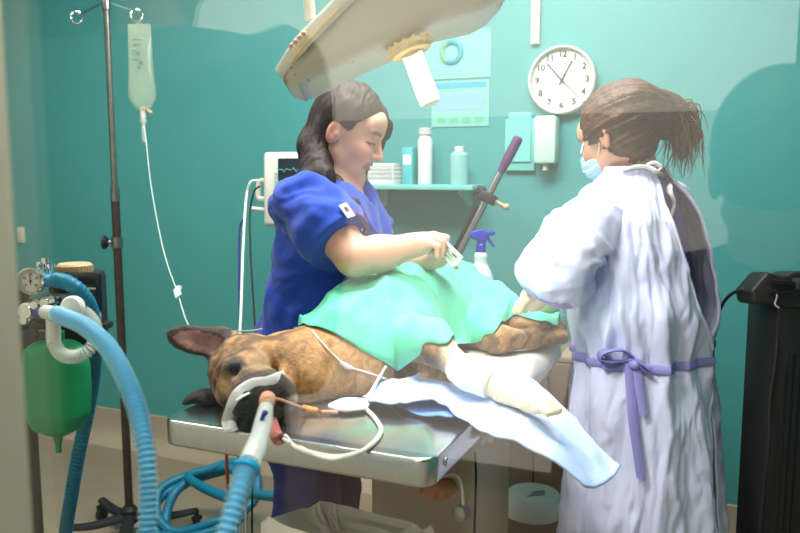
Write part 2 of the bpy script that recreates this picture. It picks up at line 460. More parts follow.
lw = nt.nodes.new('ShaderNodeLayerWeight'); lw.inputs['Blend'].default_value = .5
pw = nt.nodes.new('ShaderNodeMath'); pw.operation = 'POWER'; pw.inputs[1].default_value = 5; nt.links.new(lw.outputs['Facing'], pw.inputs[0])
mr = nt.nodes.new('ShaderNodeMapRange'); mr.inputs['To Min'].default_value = .045; mr.inputs['To Max'].default_value = 1; nt.links.new(pw.outputs[0], mr.inputs['Value'])
ms = nt.nodes.new('ShaderNodeMixShader'); nt.links.new(mr.outputs[0], ms.inputs[0]); nt.links.new(tr.outputs[0], ms.inputs[1]); nt.links.new(gl.outputs[0], ms.inputs[2])
nt.links.new(ms.outputs[0], nt.nodes['Material Output'].inputs['Surface']); M['glass'] = g
MB().box(((WX0+WX1)/2, GY, (WZ0+WZ1)/2), (WX1-WX0+.01, .006, WZ1-WZ0+.01)).build('pane', M['glass'], w1, smooth=False)
# ---------------------------------------------------------------- corridor on the viewer's side (seen in the pane's reflection)
CY = -2.4
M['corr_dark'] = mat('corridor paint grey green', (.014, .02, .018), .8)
M['corr_floor'] = mat('corridor floor', (.34, .26, .20), .6)
M['corr_door'] = mat('corridor door paint', (.11, .12, .10), .7)
slab('floor_corridor', (RX0, CY-.1, -.1), (RX1, GY-.06, 0), M['corr_floor'])
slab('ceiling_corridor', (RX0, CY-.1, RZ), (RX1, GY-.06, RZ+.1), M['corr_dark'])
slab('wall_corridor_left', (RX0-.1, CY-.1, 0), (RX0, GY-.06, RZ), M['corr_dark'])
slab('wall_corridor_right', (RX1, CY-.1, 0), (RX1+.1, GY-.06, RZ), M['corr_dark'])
QX0 = P(152, 200, Y=2*GY-CY)[0]; QX1 = P(802, 200, Y=2*GY-CY)[0]
QZ0, QZ1, QT = .03, 2.62, P(450, 117, Y=2*GY-CY)[2]
cw = MB()
for lo, hi in (((RX0, CY-.1, 0), (QX0, CY, RZ)), ((QX1, CY-.1, 0), (RX1, CY, RZ)), ((QX0, CY-.1, 0), (QX1, CY, QZ0)), ((QX0, CY-.1, QZ1), (QX1, CY, RZ))):
    cw.box((A(*lo)+A(*hi))/2, A(*hi)-A(*lo))
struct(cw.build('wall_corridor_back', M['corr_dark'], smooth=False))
w2 = thing('window_2', None, None, (QX0, CY, QZ0)); struct(w2)
f2 = MB(); xm = P(640, 200, Y=2*GY-CY)[0]; xl = P(352, 200, Y=2*GY-CY)[0]
for x in (QX0+.02, QX1-.02): f2.box((x, CY-.03, (QZ0+QZ1)/2), (.05, .07, QZ1-QZ0))
for z in (QZ0+.03, QZ1-.03): f2.box(((QX0+QX1)/2, CY-.03, z), (QX1-QX0, .07, .07))
f2.build('window_frame', M['corr_dark'], w2, smooth=False)
def day(name, col, s): return mat(name, (.1, .1, .1), 1, emit=col, estr=s)
M['day_hi'] = day('daylight sky pane', (1.0, .95, .80), 2.55)
M['day_lo'] = day('daylight street pane', (1.0, .90, .78), 1.4)
p2 = MB()
p2.mat(0).box(((QX0+QX1)/2, CY-.05, (QT+QZ1)/2), (QX1-QX0, .01, QZ1-QT))
p2.mat(1).box(((QX0+QX1)/2, CY-.05, (QT+QZ0)/2), (QX1-QX0, .01, QT-QZ0))
p2.build('pane', [M['day_hi'], M['day_lo']], w2, smooth=False)
# pale corridor door further left
a = P(28, 150, Y=2*GY-CY); b = P(140, 150, Y=2*GY-CY); zt = P(80, 67, Y=2*GY-CY)[2]
d3 = thing('door_1', None, None, ((a[0]+b[0])/2, CY, 0)); struct(d3)
MB().box(((a[0]+b[0])/2, CY+.02, zt/2), (b[0]-a[0], .04, zt), bev=.005).build('door_leaf', M['corr_door'], d3)
MB().cyl((b[0]-.08, CY+.04, 1.0), (b[0]-.08, CY+.1, 1.0), .012).cyl((b[0]-.08, CY+.09, 1.0), (b[0]-.2, CY+.09, 1.0), .009).build('door_handle', M['chrome'], d3)
# ---------------------------------------------------------------- lights
def area(name, loc, size, power, col=(1, 1, 1), target=None, sy=None, shape='RECTANGLE', spread=None):
    l = bpy.data.lights.new(name, 'AREA'); l.shape = shape; l.size = size; l.energy = power; l.color = col
    if shape in ('RECTANGLE', 'ELLIPSE'): l.size_y = sy or size
    if spread: l.spread = math.radians(spread)
    o = bpy.data.objects.new(name, l); COL.objects.link(o); o.location = loc
    if target is not None: o.rotation_euler = (Vector(target)-Vector(loc)).to_track_quat('-Z', 'Y').to_euler()
    return o
area('ceiling_area_light', (-.85, 1.75, RZ-.03), 1.1, 50, (1, .985, .95), (-.85, 1.85, 0), .6)
area('ceiling_area_light', (-.55, 2.15, RZ-.03), 1.1, 18, (1, .985, .95), (-.55, 2.2, 0), .4)  # extra light added without a seen fixture, to brighten the back wall
area('ceiling_area_light', (-2.6, 1.7, RZ-.03), 1.1, 26, (1, .985, .95), (-2.6, 1.7, 0), .6)
LAMP = P(411, 51, d=1.49)-.03*FW+.02*nrm(P(428, 102, d=1.5)-P(410, 54, d=1.5))
area('surgical_lamp_light', tuple(LAMP), .24, 3.6, (1, .96, .90), tuple(P(590, 430, d=1.9)), shape='DISK', spread=95)
area('corridor_fill_light', (-.22, -.12, RZ-.03), .9, 80, (1, .95, .86), (-.5, .1, 1.2), .4)  # added unseen light, brightens the window jamb and the dog's front
SC.world = bpy.data.worlds.new('World'); SC.world.use_nodes = True
SC.world.node_tree.nodes['Background'].inputs[0].default_value = (.6, .65, .7, 1); SC.world.node_tree.nodes['Background'].inputs[1].default_value = .02
# ---------------------------------------------------------------- camera
cd = bpy.data.cameras.new('Camera'); cd.sensor_width = 36; cd.lens = 36*FPX/800; cd.clip_start = .02
cd.dof.use_dof = True; cd.dof.focus_distance = 1.95; cd.dof.aperture_fstop = 4.0
co = bpy.data.objects.new('Camera', cd); COL.objects.link(co); co.location = CAM
co.rotation_euler = Matrix(np.stack([RT, UP, -FW], 1).tolist()).to_euler(); SC.camera = co
SC.view_settings.view_transform = 'Standard'; SC.view_settings.look = 'None'; SC.view_settings.exposure = 0.0; SC.view_settings.gamma = 1.0
SC.cycles.use_denoising = True; SC.cycles.max_bounces = 8; SC.cycles.transparent_max_bounces = 16; SC.cycles.caustics_reflective = False; SC.cycles.caustics_refractive = False
# ---------------------------------------------------------------- text helper -> mesh
def text_mesh(mb, s, org, ax_u, ax_v, size, depth=.0006, align='CENTER'):
    c = bpy.data.curves.new('t', 'FONT'); c.body = s; c.size = size; c.extrude = depth; c.align_x = align; c.align_y = 'CENTER'; c.resolution_u = 3
    o = bpy.data.objects.new('t', c); COL.objects.link(o); dg = bpy.context.evaluated_depsgraph_get(); me = bpy.data.meshes.new_from_object(o.evaluated_get(dg))
    v = np.array([q.co[:] for q in me.vertices]); f = [list(p.vertices) for p in me.polygons]
    bpy.data.objects.remove(o); bpy.data.curves.remove(c); bpy.data.meshes.remove(me)
    if len(v) == 0: return
    B = np.stack([nrm(ax_u), nrm(ax_v), np.cross(nrm(ax_u), nrm(ax_v))], 1); mb.add(v@B.T+np.asarray(org, float), f)
X_, Y_, Z_ = A(1, 0, 0), A(0, 1, 0), A(0, 0, 1)
# ---------------------------------------------------------------- wall clock
c = P(562, 80, Y=WY-.02); R = .128
ck = thing('wall_clock', 'round white wall clock with black numerals on the teal wall', 'clock', (c[0], WY, c[2]-R))
cc = A(c[0], WY, c[2])
MB().lathe([(R*.9, 0), (R, .004), (R, .03), (R*.985, .038), (R*.95, .041), (R*.92, .038), (R*.905, .028), (R*.9, .022)], cc, (0, -1, 0), 64, caps=False).build('clock_rim', M['offwhite'], ck)
MB().lathe([(R*.93, .0), (R*.93, .022)], cc, (0, -1, 0), 64).build('clock_face', M['clock_face'], ck)
nm = MB()
for k in range(1, 13):
    t = k*PI/6; [text_mesh(nm, str(k), cc+A(math.sin(t)*R*.74+e, -.0232, math.cos(t)*R*.74), X_, Z_, .033) for e in (0, .0008)]
for k in range(60):
    t = k*PI/30; u = A(math.sin(t), 0, math.cos(t)); w = A(math.cos(t), 0, -math.sin(t))
    nm.box(cc+u*R*.89+A(0, -.0226, 0), (.0012 if k % 5 else .0022, .0008, .006), np.stack([w, Y_, u], 1))
nm.build('numerals', M['ink_grey'], ck, smooth=False)
def hand(name, t, L, w, y, m, tail=.02):
    u = A(math.sin(t), 0, math.cos(t)); v = A(math.cos(t), 0, -math.sin(t))
    MB().box(cc+u*(L-tail)/2+A(0, -y, 0), (w, .0012, L+tail), np.stack([v, Y_, u], 1)).build(name, m, ck)
hand('hour_hand', math.radians(28), .078, .0042, .0255, M['ink']); hand('minute_hand', math.radians(-42), .088, .0034, .0275, M['ink'])
hand('second_hand', math.radians(135), .098, .0016, .0295, M['ink_grey'], .03)
MB().cyl(cc+A(0, -.022, 0), cc+A(0, -.032, 0), .005).build('hub', M['ink'], ck)
# ---------------------------------------------------------------- posters, socket, trunking
def wall_rect(px0, py0, px1, py1, Y=WY): return P(px0, py0, Y=Y), P(px1, py1, Y=Y)
def poster(name, label, r, build):
    a, b = wall_rect(*r); o = thing(name, label, 'poster', ((a[0]+b[0])/2, WY, b[2]))
    MB().box(((a[0]+b[0])/2, WY-.002, (a[2]+b[2])/2), (b[0]-a[0], .004, a[2]-b[2])).build('sheet', M['poster'], o, smooth=False)
    build(o, a, b)
M['poster'] = mat('pale aqua paper', srgb(124, 194, 182), .7)
def p1(o, a, b):
    cx = P(452, 52, Y=WY); m = MB(); m.mat(0).torus((cx[0], WY-.006, cx[2]), .040, .011, (0, 1, 0), 20, 6, -.4, PI+.4); m.mat(1).torus((cx[0], WY-.006, cx[2]), .040, .011, (0, 1, 0), 20, 6, PI+.4, 2*PI-.4)
    m.build('ring_graphic', [M['ink_teal'], M['ink_green']], o)
    m = MB()
    for k, w in enumerate((.8, .65, .75, .5)): m.box((a[0]+.02+w*(b[0]-a[0]-.05)/2, WY-.0046, b[2]+.02+k*.016), (w*(b[0]-a[0]-.05), .001, .006))
    for px in (428, 440, 472): q = P(px, 45, Y=WY); m.box((q[0], WY-.0046, q[2]), (.02, .001, .03))
    m.build('printed_lines', M['ink_lilac'], o, smooth=False)
def p2_(o, a, b):
    W = b[0]-a[0]; H = a[2]-b[2]; xm = (a[0]+b[0])/2; m = MB()
    m.mat(0).box((xm, WY-.0046, a[2]-H*.1), (W*.9, .001, H*.12)); m.mat(1).box((xm, WY-.0046, a[2]-H*.45), (W*.9, .001, H*.4))
    for k in range(4): m.mat(2).box((a[0]+W*(.18+.22*k), WY-.0046, b[2]+H*.15), (W*.14, .001, H*.12))
    m.build('printed_panels', [M['ink_teal'], M['ink_lilac'], M['ink_green']], o, smooth=False)
poster('poster', 'aqua wall poster with a blue and green ring, above the blue-panel poster', (425, 33, 491, 77), p1)
poster('poster', 'aqua wall poster with teal heading and lilac panel, below the ring poster', (432, 82, 489, 126), p2_)
def socket(label, px, py, w, h, cat='socket', name='wall_socket'):
    c = P(px, py, Y=WY); o = thing(name, label, cat, (c[0], WY, c[2]-h/2))
    MB().box((c[0], WY-.006, c[2]), (w, .012, h), bev=.003).build('faceplate', M['cream'], o)
    m = MB(); m.box((c[0], WY-.0125, c[2]), (w*.35, .003, h*.35), bev=.001); m.build('insert', M['grey_plastic'], o)
socket('small cream wall socket below the shelf, behind the woman in blue', 377, 204, .06, .09)
socket('small cream wall plate at the far left, above the dial gauge', 22, 235, .05, .085, 'wall plate', 'wall_plate')
a = P(533, 45, Y=WY); 
o = thing('wall_trunking', 'cream vertical cable trunking rising from the wall clock', 'trunking', (P(536, 30, Y=WY)[0], WY, a[2]))
MB().box((P(536, 30, Y=WY)[0], WY-.008, (a[2]+RZ)/2), (.035, .016, RZ-a[2]), bev=.002).build('channel', M['cream'], o)
MB().box((P(536, 30, Y=WY)[0], WY-.018, (a[2]+RZ)/2), (.026, .006, RZ-a[2]-.004), bev=.002).build('snap_cover', M['offwhite'], o)
# ---------------------------------------------------------------- wall shelf and what stands on it
SY = 2.935
l = P(356, 184, Y=SY); r = P(478, 184, Y=SY); sz = l[2]
M['shelf'] = mat('aqua shelf laminate', srgb(120, 205, 195), .5)
sh = thing('wall_shelf', 'pale aqua shelf on the wall behind the woman in blue', 'shelf', ((l[0]+r[0])/2, WY, sz-.02))
MB().box(((l[0]+r[0])/2, (WY+SY-.07)/2, sz-.01), (r[0]-l[0], WY-SY+.07, .02), bev=.003).build('board', M['shelf'], sh)
for x in (l[0]+.06, r[0]-.06): MB().prism([(0, 0), (.14, 0), (.14, -.012), (.012, -.07), (0, -.07)], (0, -1, 0), (0, 0, 1), (1, 0, 0), (x, WY, sz-.02), .02, .002).build('bracket', M['shelf'], sh)
def on_shelf(px): return A(P(px, 180, Y=SY)[0], SY, sz)
# perforated basket
c = on_shelf(384); W, D, H = .125, .10, .085
bk = thing('storage_basket', 'white perforated basket on the aqua shelf', 'basket', c)
m = MB()
for sx in (-1, 1):
    m.box(c+A(0, sx*D/2, H-.006), (W, .006, .012), bev=.002); m.box(c+A(sx*W/2, 0, H-.006), (.006, D, .012), bev=.002)
    m.box(c+A(0, sx*D/2, .006), (W, .005, .012)); m.box(c+A(sx*W/2, 0, .006), (.005, D, .012))
    for k in range(15): m.box(c+A(-W/2+W*k/14, sx*D/2, H/2), (.005, .004, H))
    for k in range(10): m.box(c+A(sx*W/2, -D/2+D*k/9, H/2), (.004, .005, H))
    for z in (.3, .5, .7): m.box(c+A(0, sx*D/2, H*z), (W, .004, .005)); m.box(c+A(sx*W/2, 0, H*z), (.004, D, .005))
m.build('mesh_side', M['white_plastic'], bk, smooth=False); MB().box(c+A(0, 0, .003), (W, D, .005)).build('base', M['white_plastic'], bk)
def bottle(name, label, px, r, h, m1, m2, neck=.4, dy=0):
    c = on_shelf(px)+A(0, dy, 0); o = thing(name, label, 'bottle', c)
    MB().lathe([(r*.92, 0), (r, .006), (r, h*.78), (r*.8, h*.84), (r*neck, h*.88)], c, n=28).build('body', m1, o)
    MB().lathe([(r*neck*1.25, h*.88), (r*neck*1.25, h*.985), (r*neck, h)], c, n=20).build('cap', m2, o)
bottle('white_bottle', 'tall white bottle on the aqua shelf', 425, .029, .225, M['white_plastic'], M['grey_plastic'], .75)
M['aqua_bottle'] = see_through('aqua bottle', srgb(170, 225, 220), .3)
bottle('clear_bottle', 'translucent aqua bottle at the right end of the shelf', 459, .036, .15, M['aqua_bottle'], M['white_plastic'])
M['tealbox'] = mat('teal carton', srgb(80, 185, 190), .6)
c = on_shelf(407)+A(0, .03, 0); o = thing('carton', 'small teal carton on the shelf between the basket and tall bottle', 'box', c)
MB().box(c+A(0, 0, .075), (.045, .06, .15), bev=.002).build('box_body', M['tealbox'], o); MB().box(c+A(0, -.0305, .10), (.034, .001, .04)).build('printed_panel', M['paper'], o)
M['mintpale'] = mat('pale mint plastic', srgb(196, 226, 212), .5)
# clear file holder and dispenser under the clock
c = P(521, 145, Y=WY); o = thing('wall_file_holder', 'teal file holder on the wall left of the surgeon’s head'.replace('’', "'"), 'file holder', (c[0], WY, c[2]-.1))
MB().box(c+A(0, -.010, 0), (.12, .02, .2), bev=.003).build('pocket', M['shelf'], o); MB().box(c+A(0, -.025, .03), (.09, .004, .19)).build('folder', M['shelf'], o)
c = P(549, 143, Y=WY); o = thing('wall_dispenser', 'pale wall dispenser mounted below the clock', 'dispenser', (c[0], WY, c[2]-.1))
MB().box(c+A(0, -.04, .01), (.085, .08, .18), bev=.012).build('housing', M['mintpale'], o); MB().cyl(c+A(0, -.05, -.08), c+A(0, -.05, -.105), .012).build('nozzle', M['grey_plastic'], o)
# ---------------------------------------------------------------- stainless treatment table
TX0, TX1, TY0, TY1, TZ = -1.065, -.468, 1.225, 2.62, .895
tb = thing('treatment_table', 'stainless steel treatment table under the dog', 'table', ((TX0+TX1)/2, 1.95, 0))
def rrect(x0, x1, y0, y1, r, n=6):
    o = []
    for cx, cy, a in ((x1-r, y1-r, 0), (x0+r, y1-r, PI/2), (x0+r, y0+r, PI), (x1-r, y0+r, 1.5*PI)):
        for k in range(n+1): t = a+PI/2*k/n; o.append((cx+r*math.cos(t), cy+r*math.sin(t)))
    return o
MB().prism(rrect(TX0, TX1, TY0, TY1, .035), X_, Y_, Z_, (0, 0, TZ-.027), .054, .006, 3).build('tabletop', M['steel'], tb)
cxm = -.70
MB().prism(rrect(cxm-.13, cxm+.15, 1.72, 2.08, .03), X_, Y_, Z_, (0, 0, .45), .74, .004).build('pedestal', M['beige_metal'], tb)
MB().prism(rrect(cxm-.24, cxm+.24, 1.55, 2.4, .06), X_, Y_, Z_, (0, 0, .05), .07, .012).build('base', M['beige_metal'], tb)
for y in (1.55, 2.2): MB().box((cxm, y, TZ-.065), (.46, .05, .022), bev=.004).build('crossbar', M['dull_steel'], tb)
MB().lathe([(.009, 0), (.009, .002), (.005, .005)], (TX1, 1.30, TZ-.026), (1, 0, 0), 14).build('rivet', M['chrome'], tb)
MB().lathe([(.013, 0), (.013, -.02), (.02, -.022), (.02, -.03)], (-.56, 1.31, TZ-.05), (0, 0, 1), 16).build('clamp_knob', M['black'], tb)
MB().lathe([(.010, 0), (.010, .012), (.018, .014), (.019, .024), (.008, .028)], (TX1+.0, 1.52, TZ-.04), (1, 0, 0), 18).build('edge_knob', M['offwhite'], tb)
# towel
b0 = [(-.80, 1.86, TZ+.006), (-.66, 1.80, TZ+.008), (-.53, 1.73, TZ+.010), (-.462, 1.70, TZ+.002), (-.452, 1.69, TZ-.05)]
b1 = [(-.82, 2.25, TZ+.006), (-.66, 2.25, TZ+.008), (-.54, 2.25, TZ+.010), (-.462, 2.22, TZ+.003), (-.452, 2.22, TZ-.03)]
S = coons(b0, b1, [b0[0], (-.81, 2.05, TZ+.006), b1[0]], [b0[-1], (-.452, 1.95, TZ-.04), b1[-1]], 30, 24)
S[..., 2] += .006*(fbm(S*9)+.3)*(S[..., 0] < -.47)
v, f = sheet(S); o = mesh_obj('towel', v, f, M['towel']); solidify(o, .008, 1); tag(o, "white towel lying under the dog's hind legs", 'towel')
# ---------------------------------------------------------------- spray bottle
c = P(480, 315, Y=2.46); c = A(c[0], 2.46, TZ)
sb = thing('spray_bottle', 'white spray bottle with blue trigger behind the mint drape', 'spray bottle', c)
K = 1.06
MB().lathe([(.034*K, 0), (.041*K, .004), (.042*K, .012), (.042*K, .14), (.041*K, .152), (.033*K, .175), (.023*K, .196), (.0195*K, .205), (.021*K, .22), (.0215*K, .228), (.017*K, .236), (.014*K, .24)], c, n=32).build('bottle_body', M['spray_white'], sb)
MB().lathe([(.039*K, .003), (.039*K, .11)], c, n=28).build('liquid', M['white_plastic'], sb)
u = RT*A(1, 1, 0); u = nrm(u); w = np.cross(Z_, u)
hd = MB(); hd.lathe([(.0165, .236), (.0165, .262), (.013, .266)], c, n=20)
hd.prism([(-.034, .285), (-.040, .297), (-.030, .309), (.0, .314), (.022, .308), (.044, .309), (.046, .296), (.024, .293), (.018, .280), (.012, .262), (-.012, .262), (-.012, .279)], u, Z_, -w, c, .026, .005)
hd.build('spray_head', M['spray_blue'], sb)
MB().prism([(.016, .288), (.027, .29), (.034, .277), (.046, .258), (.041, .255), (.027, .268)], u, Z_, -w, c, .014, .002).build('trigger', M['spray_blue'], sb)
cp = P(478, 281, Y=2.42)
MB().grid(lambda U, V: np.stack([c[0]+.0428*K*np.sin((U-.5)*1.5-.38), c[1]-.0428*K*np.cos((U-.5)*1.5-.38), c[2]+.03+.075*V], 1), 10, 2).build('label_sticker', M['paper'], sb)
m = MB(); a = -.2; m.box(c+A(.0432*K*math.sin(a), -.0432*K*math.cos(a), .05), (.014, .001, .016), np.stack([A(math.cos(a), math.sin(a), 0), A(-math.sin(a), math.cos(a), 0), Z_], 1)); m.build('printed_mark', M['ink'], sb)
# ---------------------------------------------------------------- slanting positioning rod
a = P(428, 306, Y=2.57); a[2] = TZ+.001; b = P(519, 137, Y=2.70); dr = nrm(b-a); L = np.linalg.norm(b-a)
rd = thing('positioning_rod', 'slanting grey rod with purple grip at the far end of the table', 'rod', a)
k = .80
MB().tube([a+dr*.03, a+(b-a)*k], .0125, n=14, sub=1).build('tube', M['dull_steel'], rd)
sd = nrm(np.cross(dr, Y_)); sd = sd if sd[0] < 0 else -sd
MB().tube([a+sd*.020+dr*.05, a+(b-a)*.60+sd*.020], .0075, n=10, sub=1).build('dark_rail', M['blackgloss'], rd)
MB().tube([a+(b-a)*k, a+(b-a)*.88, b-dr*.012, b], [.0125, .018, .0175, .011], n=16, sub=4).build('grip', M['purple'], rd)
q = a+(b-a)*.66; m = MB(); R3 = np.stack([sd, dr, np.cross(sd, dr)], 1)
m.box(q, (.062, .036, .05), R3, .006); m.box(q+sd*.034+dr*.012, (.03, .03, .03), R3, .005); m.build('clamp', M['black'], rd)
MB().cyl(q-sd*.03, q-sd*.07, .007).sphere(q-sd*.075, .012).build('clamp_screw', M['lid_tan'], rd)
MB().box(a+A(0, 0, .0225), (.05, .05, .04), bev=.005).build('foot_bracket', M['black'], rd)

# ---------------------------------------------------------------- taupe base cabinet on the back wall behind the tub
M['taupe'] = mat('taupe laminate', srgb(150, 128, 108), .5, var=.03)
xa = P(440, 440, Y=2.82)[0]; xb = P(640, 440, Y=2.82)[0]; xm = (xa+xb)/2
cbn = thing('base_cabinet', 'low taupe cabinet against the back wall behind the lidded tub', 'cabinet', (xm, 2.92, 0))
MB().box((xm, 2.925, .39), (xb-xa, .20, .62), bev=.003).build('carcass', M['taupe'], cbn, smooth=False)
MB().box((xm, 2.95, .04), (xb-xa-.03, .14, .08)).build('plinth', M['rubber'], cbn, smooth=False)
MB().box((xm, 2.92, .71), (xb-xa+.03, .215, .022), bev=.004).build('worktop', M['beige_metal'], cbn)
for k in (0, 1):
    xc = xa+(xb-xa)*(.25+.5*k); dr_ = MB().box((xc, 2.816, .39), ((xb-xa)/2-.008, .018, .61), bev=.002).build('door', M['taupe'], cbn, smooth=False)
    hx0 = xm+(-.05 if k == 0 else .05); MB().tube([(hx0, 2.806, .56), (hx0, 2.785, .57), (hx0, 2.785, .64), (hx0, 2.806, .65)], .005, n=8, sub=4).build('handle', M['chrome'], dr_)
# ---------------------------------------------------------------- IV stand
D0 = 3.02
def poleP(px, py): return P(px, py, d=D0)
b = P(130, 524, d=D0); t = P(105, 8, d=D0); base = A(b[0], b[1], 0)
t = A(b[0]+(t[0]-b[0])*.25, b[1]+(t[1]-b[1])*.25, t[2])
iv = thing('iv_stand', 'tall dark metal drip stand with ring hooks and black clamp knob', 'drip stand', base)
mid = base+(t-base)*.62; mid[2] = t[2]*.64
MB().tube([base+A(0, 0, .07), mid], .0155, n=16, sub=1).build('lower_pole', M['rust'], iv)
MB().tube([mid-A(0, 0, .02), t], .0115, n=16, sub=1).lathe([(.0175, 0), (.0175, .05)], mid-A(0, 0, .01), Z_, 16).lathe([(.016, 0), (.016, .06), (.013, .065)], t-A(0, 0, .045), Z_, 16).build('upper_pole', M['dull_steel'], iv)
kc = P(115, 240, d=D0); kc = A(*(base+(t-base)*(kc[2]/t[2]))[:2], kc[2])
left = -RT
MB().lathe([(.021, -.02), (.021, .02)], kc, Z_, 18).cyl(kc, kc+left*.035, .008).build('clamp_collar', M['dull_steel'], iv)
kn = MB(); kn.lathe([(.006, .0), (.014, .004), (.026, .014), (.026, .022), (.012, .028)], kc+left*.03, left, 12); kn.build('clamp_knob', M['black'], iv)
# hook bar
h0 = P(79, 15, d=D0); h1 = P(140, 12, d=D0)
hb = MB(); hb.tube([h0, t-A(0, 0, .012), h1], .0058, n=8, sub=1); hb.build('hook_bar', M['chrome'], iv)
for e, sgn in ((P(77, 17, d=D0), 1), (P(137, 15, d=D0), 1)): MB().torus(e-A(0, 0, .002), .023, .0042, FW, 22, 8, -.2, 5.6).build('ring_hook', M['chrome'], iv)
# base: four legs, casters
for k, (px, py) in enumerate(((87, 512), (190, 496), (185, 545), (100, 560))):
    e = P(px, py, Z=.095) if k < 2 else None
    if k == 0: e = base+A(-.19, .05, .085)
    if k == 1: e = base+A(.225, .12, .085)
    if k == 2: e = base+A(.16, -.22, .085)
    if k == 3: e = base+A(-.14, -.2, .085)
    MB().tube([base+A(0, 0, .075), base+(e-base)*.55+A(0, 0, .02), e], [.022, .018, .014], n=10, sub=6, flat=(1.25, .8)).build('leg', M['black'], iv)
    m = MB(); m.cyl(e+A(0, 0, .004), e-A(0, 0, .03), .009); m.box(e-A(0, 0, .03), (.03, .034, .018), bev=.004); w = m.build('caster', M['black'], iv)
    MB().lathe([(.018, -.011), (.028, -.008), (.028, .008), (.018, .011)], A(e[0], e[1], .028), (math.cos(k), math.sin(k), 0), 20).build('wheel', M['rubber'], w)
MB().lathe([(.032, .05), (.032, .10), (.02, .115)], base, Z_, 18).build('hub', M['black'], iv)
# ---------------------------------------------------------------- fluid bag
top = P(139, 24, d=D0); bot = P(143, 112, d=D0); H = top[2]-bot[2]; W = .098
fb = thing('fluid_bag', 'clear fluid bag with handwritten marks hanging from the drip stand', 'drip bag', (bot[0], bot[1], bot[2]-.05))
def bagsurf(U, V):
    a = U*2*PI; z = V
    w = W/2*np.interp(z, [0, .06, .16, .5, .9, 1], [.30, .72, 1.12, .98, .92, .90]); th = np.interp(z, [0, .1, .3, .6, .92, 1], [.35, .9, 1.0, .6, .12, .08])*.026
    th = th*(1+.12*np.sin(7*z+3*a)); c = bot+(top-bot)*z[:, None]
    return c+RT*(w*np.sign(np.cos(a))*np.abs(np.cos(a))**.8)[:, None]+A(FW[0], FW[1], 0)*(th*np.sin(a))[:, None]
MB().grid(bagsurf, 33, 24).build('bag', M['fluid'], fb)
m = MB(); m.tube([top-A(0, 0, .004), top+A(0, 0, .012)], .004, sub=1); m.torus(top+A(0, 0, .004), .010, .003, FW, 14, 6); m.build('hanger', M['fluid'], fb)
pt = MB(); pt.lathe([(.014, .02), (.011, 0), (.011, -.025), (.006, -.03)], bot, Z_, 14); pt.lathe([(.013, -.03), (.013, -.036), (.007, -.045), (.007, -.06)], bot, Z_, 14); pt.build('outlet_port', M['offwhite'], fb)
MB().tube([bot+RT*.012+A(0, 0, .012), bot+RT*.034-A(0, 0, .006)], .008, n=8, sub=1).build('injection_port', M['lid_tan'], fb)
ink = MB(); 
def sq(px0, py0, w, seed):
    r = random.Random(seed); pts = []
    for k in range(9): pts.append(P(px0+w*k/8, py0+r.uniform(-1.6, 1.6), d=D0)-FW*.031)
    ink.tube(pts, .0010, n=5, sub=4)
for k, (x, y, w) in enumerate(((134, 42, 10), (136, 47, 7), (134, 54, 9), (135, 57, 7), (135, 63, 9), (141, 65, 4), (140, 70, 3))): sq(x, y, w, k)
ink.build('handwriting', M['ink'], fb)
# drip line with roller clamp
dl = [bot-A(0, 0, .05), P(146, 140, d=2.98), P(151, 185, d=2.9), P(160, 235, d=2.8), P(168, 266, d=2.7), P(177, 291, d=2.6), P(187, 322, d=2.45), P(198, 331, d=2.3), P(245, 331, d=2.0), P(262, 329, d=1.95)]
ln_ = thing('drip_line', 'thin clear drip line running from the fluid bag to the dog', 'drip line', dl[5])
MB().tube(dl, .0023, n=7, sub=10).build('tubing', see_through('drip tubing', srgb(225, 235, 230), .25), ln_)
MB().lathe([(.006, 0), (.0085, .01), (.0085, .05), (.004, .06)], dl[0]-A(0, 0, .065), Z_, 14).build('drip_chamber', M['clear_white'], ln_)
cd_ = nrm(dl[6]-dl[5]); q = dl[5]
c2 = MB(); c2.box(q+cd_*.008, (.022, .020, .058), np.stack([nrm(np.cross(cd_, FW)), FW, cd_], 1), .004); c2.box(q+cd_*-.018+RT*.008, (.018, .018, .018), None, .004)
c2.build('roller_clamp', M['white_plastic'], ln_)
# ---------------------------------------------------------------- anaesthetic machine
AM = thing('anaesthetic_machine', 'black anaesthetic machine with dial gauge and tan canister lid at the left', 'anaesthetic machine', A(*P(60, 330, d=1.75)[:2], 0))
def Q(px, py, d=1.75): return P(px, py, d=d)
R2 = np.stack([RT, nrm(A(FW[0], FW[1], 0)), Z_], 1); FH = R2[:, 1]
def qbox(mb, px0, py0, px1, py1, d, dep, bev=.006):
    a = Q(px0, py0, d); b_ = Q(px1, py1, d); c = (a+b_)/2+FH*dep/2; w = abs(np.dot(b_-a, RT)); h = abs(a[2]-b_[2]); return mb.box(c, (w, dep, h), R2, bev)
m = MB(); qbox(m, 48, 275, 88, 350, 1.80, .13, .012); m.build('absorber_body', M['black'], AM)
m = MB(); qbox(m, 60, 273, 100, 312, 1.79, .03, .008); m.build('front_cover', M['blackgloss'], AM)
c = Q(75, 274, 1.86)
MB().lathe([(.048, -.012), (.048, .0), (.044, .002)], c, Z_, 32).build('canister_collar', M['black'], AM)
lid = MB(); lid.lathe([(.040, 0), (.040, .022), (.036, .026), (0.001, .026)], c, Z_, 40)
for k in range(36): t = k*PI/18; lid.box(c+A(.040*math.cos(t), .040*math.sin(t), .011), (.004, .0035, .020), np.stack([A(math.cos(t), math.sin(t), 0), A(-math.sin(t), math.cos(t), 0), Z_], 1))
lid.build('canister_lid', M['lid_tan'], AM)
m = MB(); qbox(m, 89, 313, 100, 337, 1.785, .01, .001); m.build('paper_label', M['lid_tan'], AM)
m = MB(); qbox(m, 85, 288, 95, 289.5, 1.784, .004, .0005); m.build('name_strip', M['offwhite'], AM)
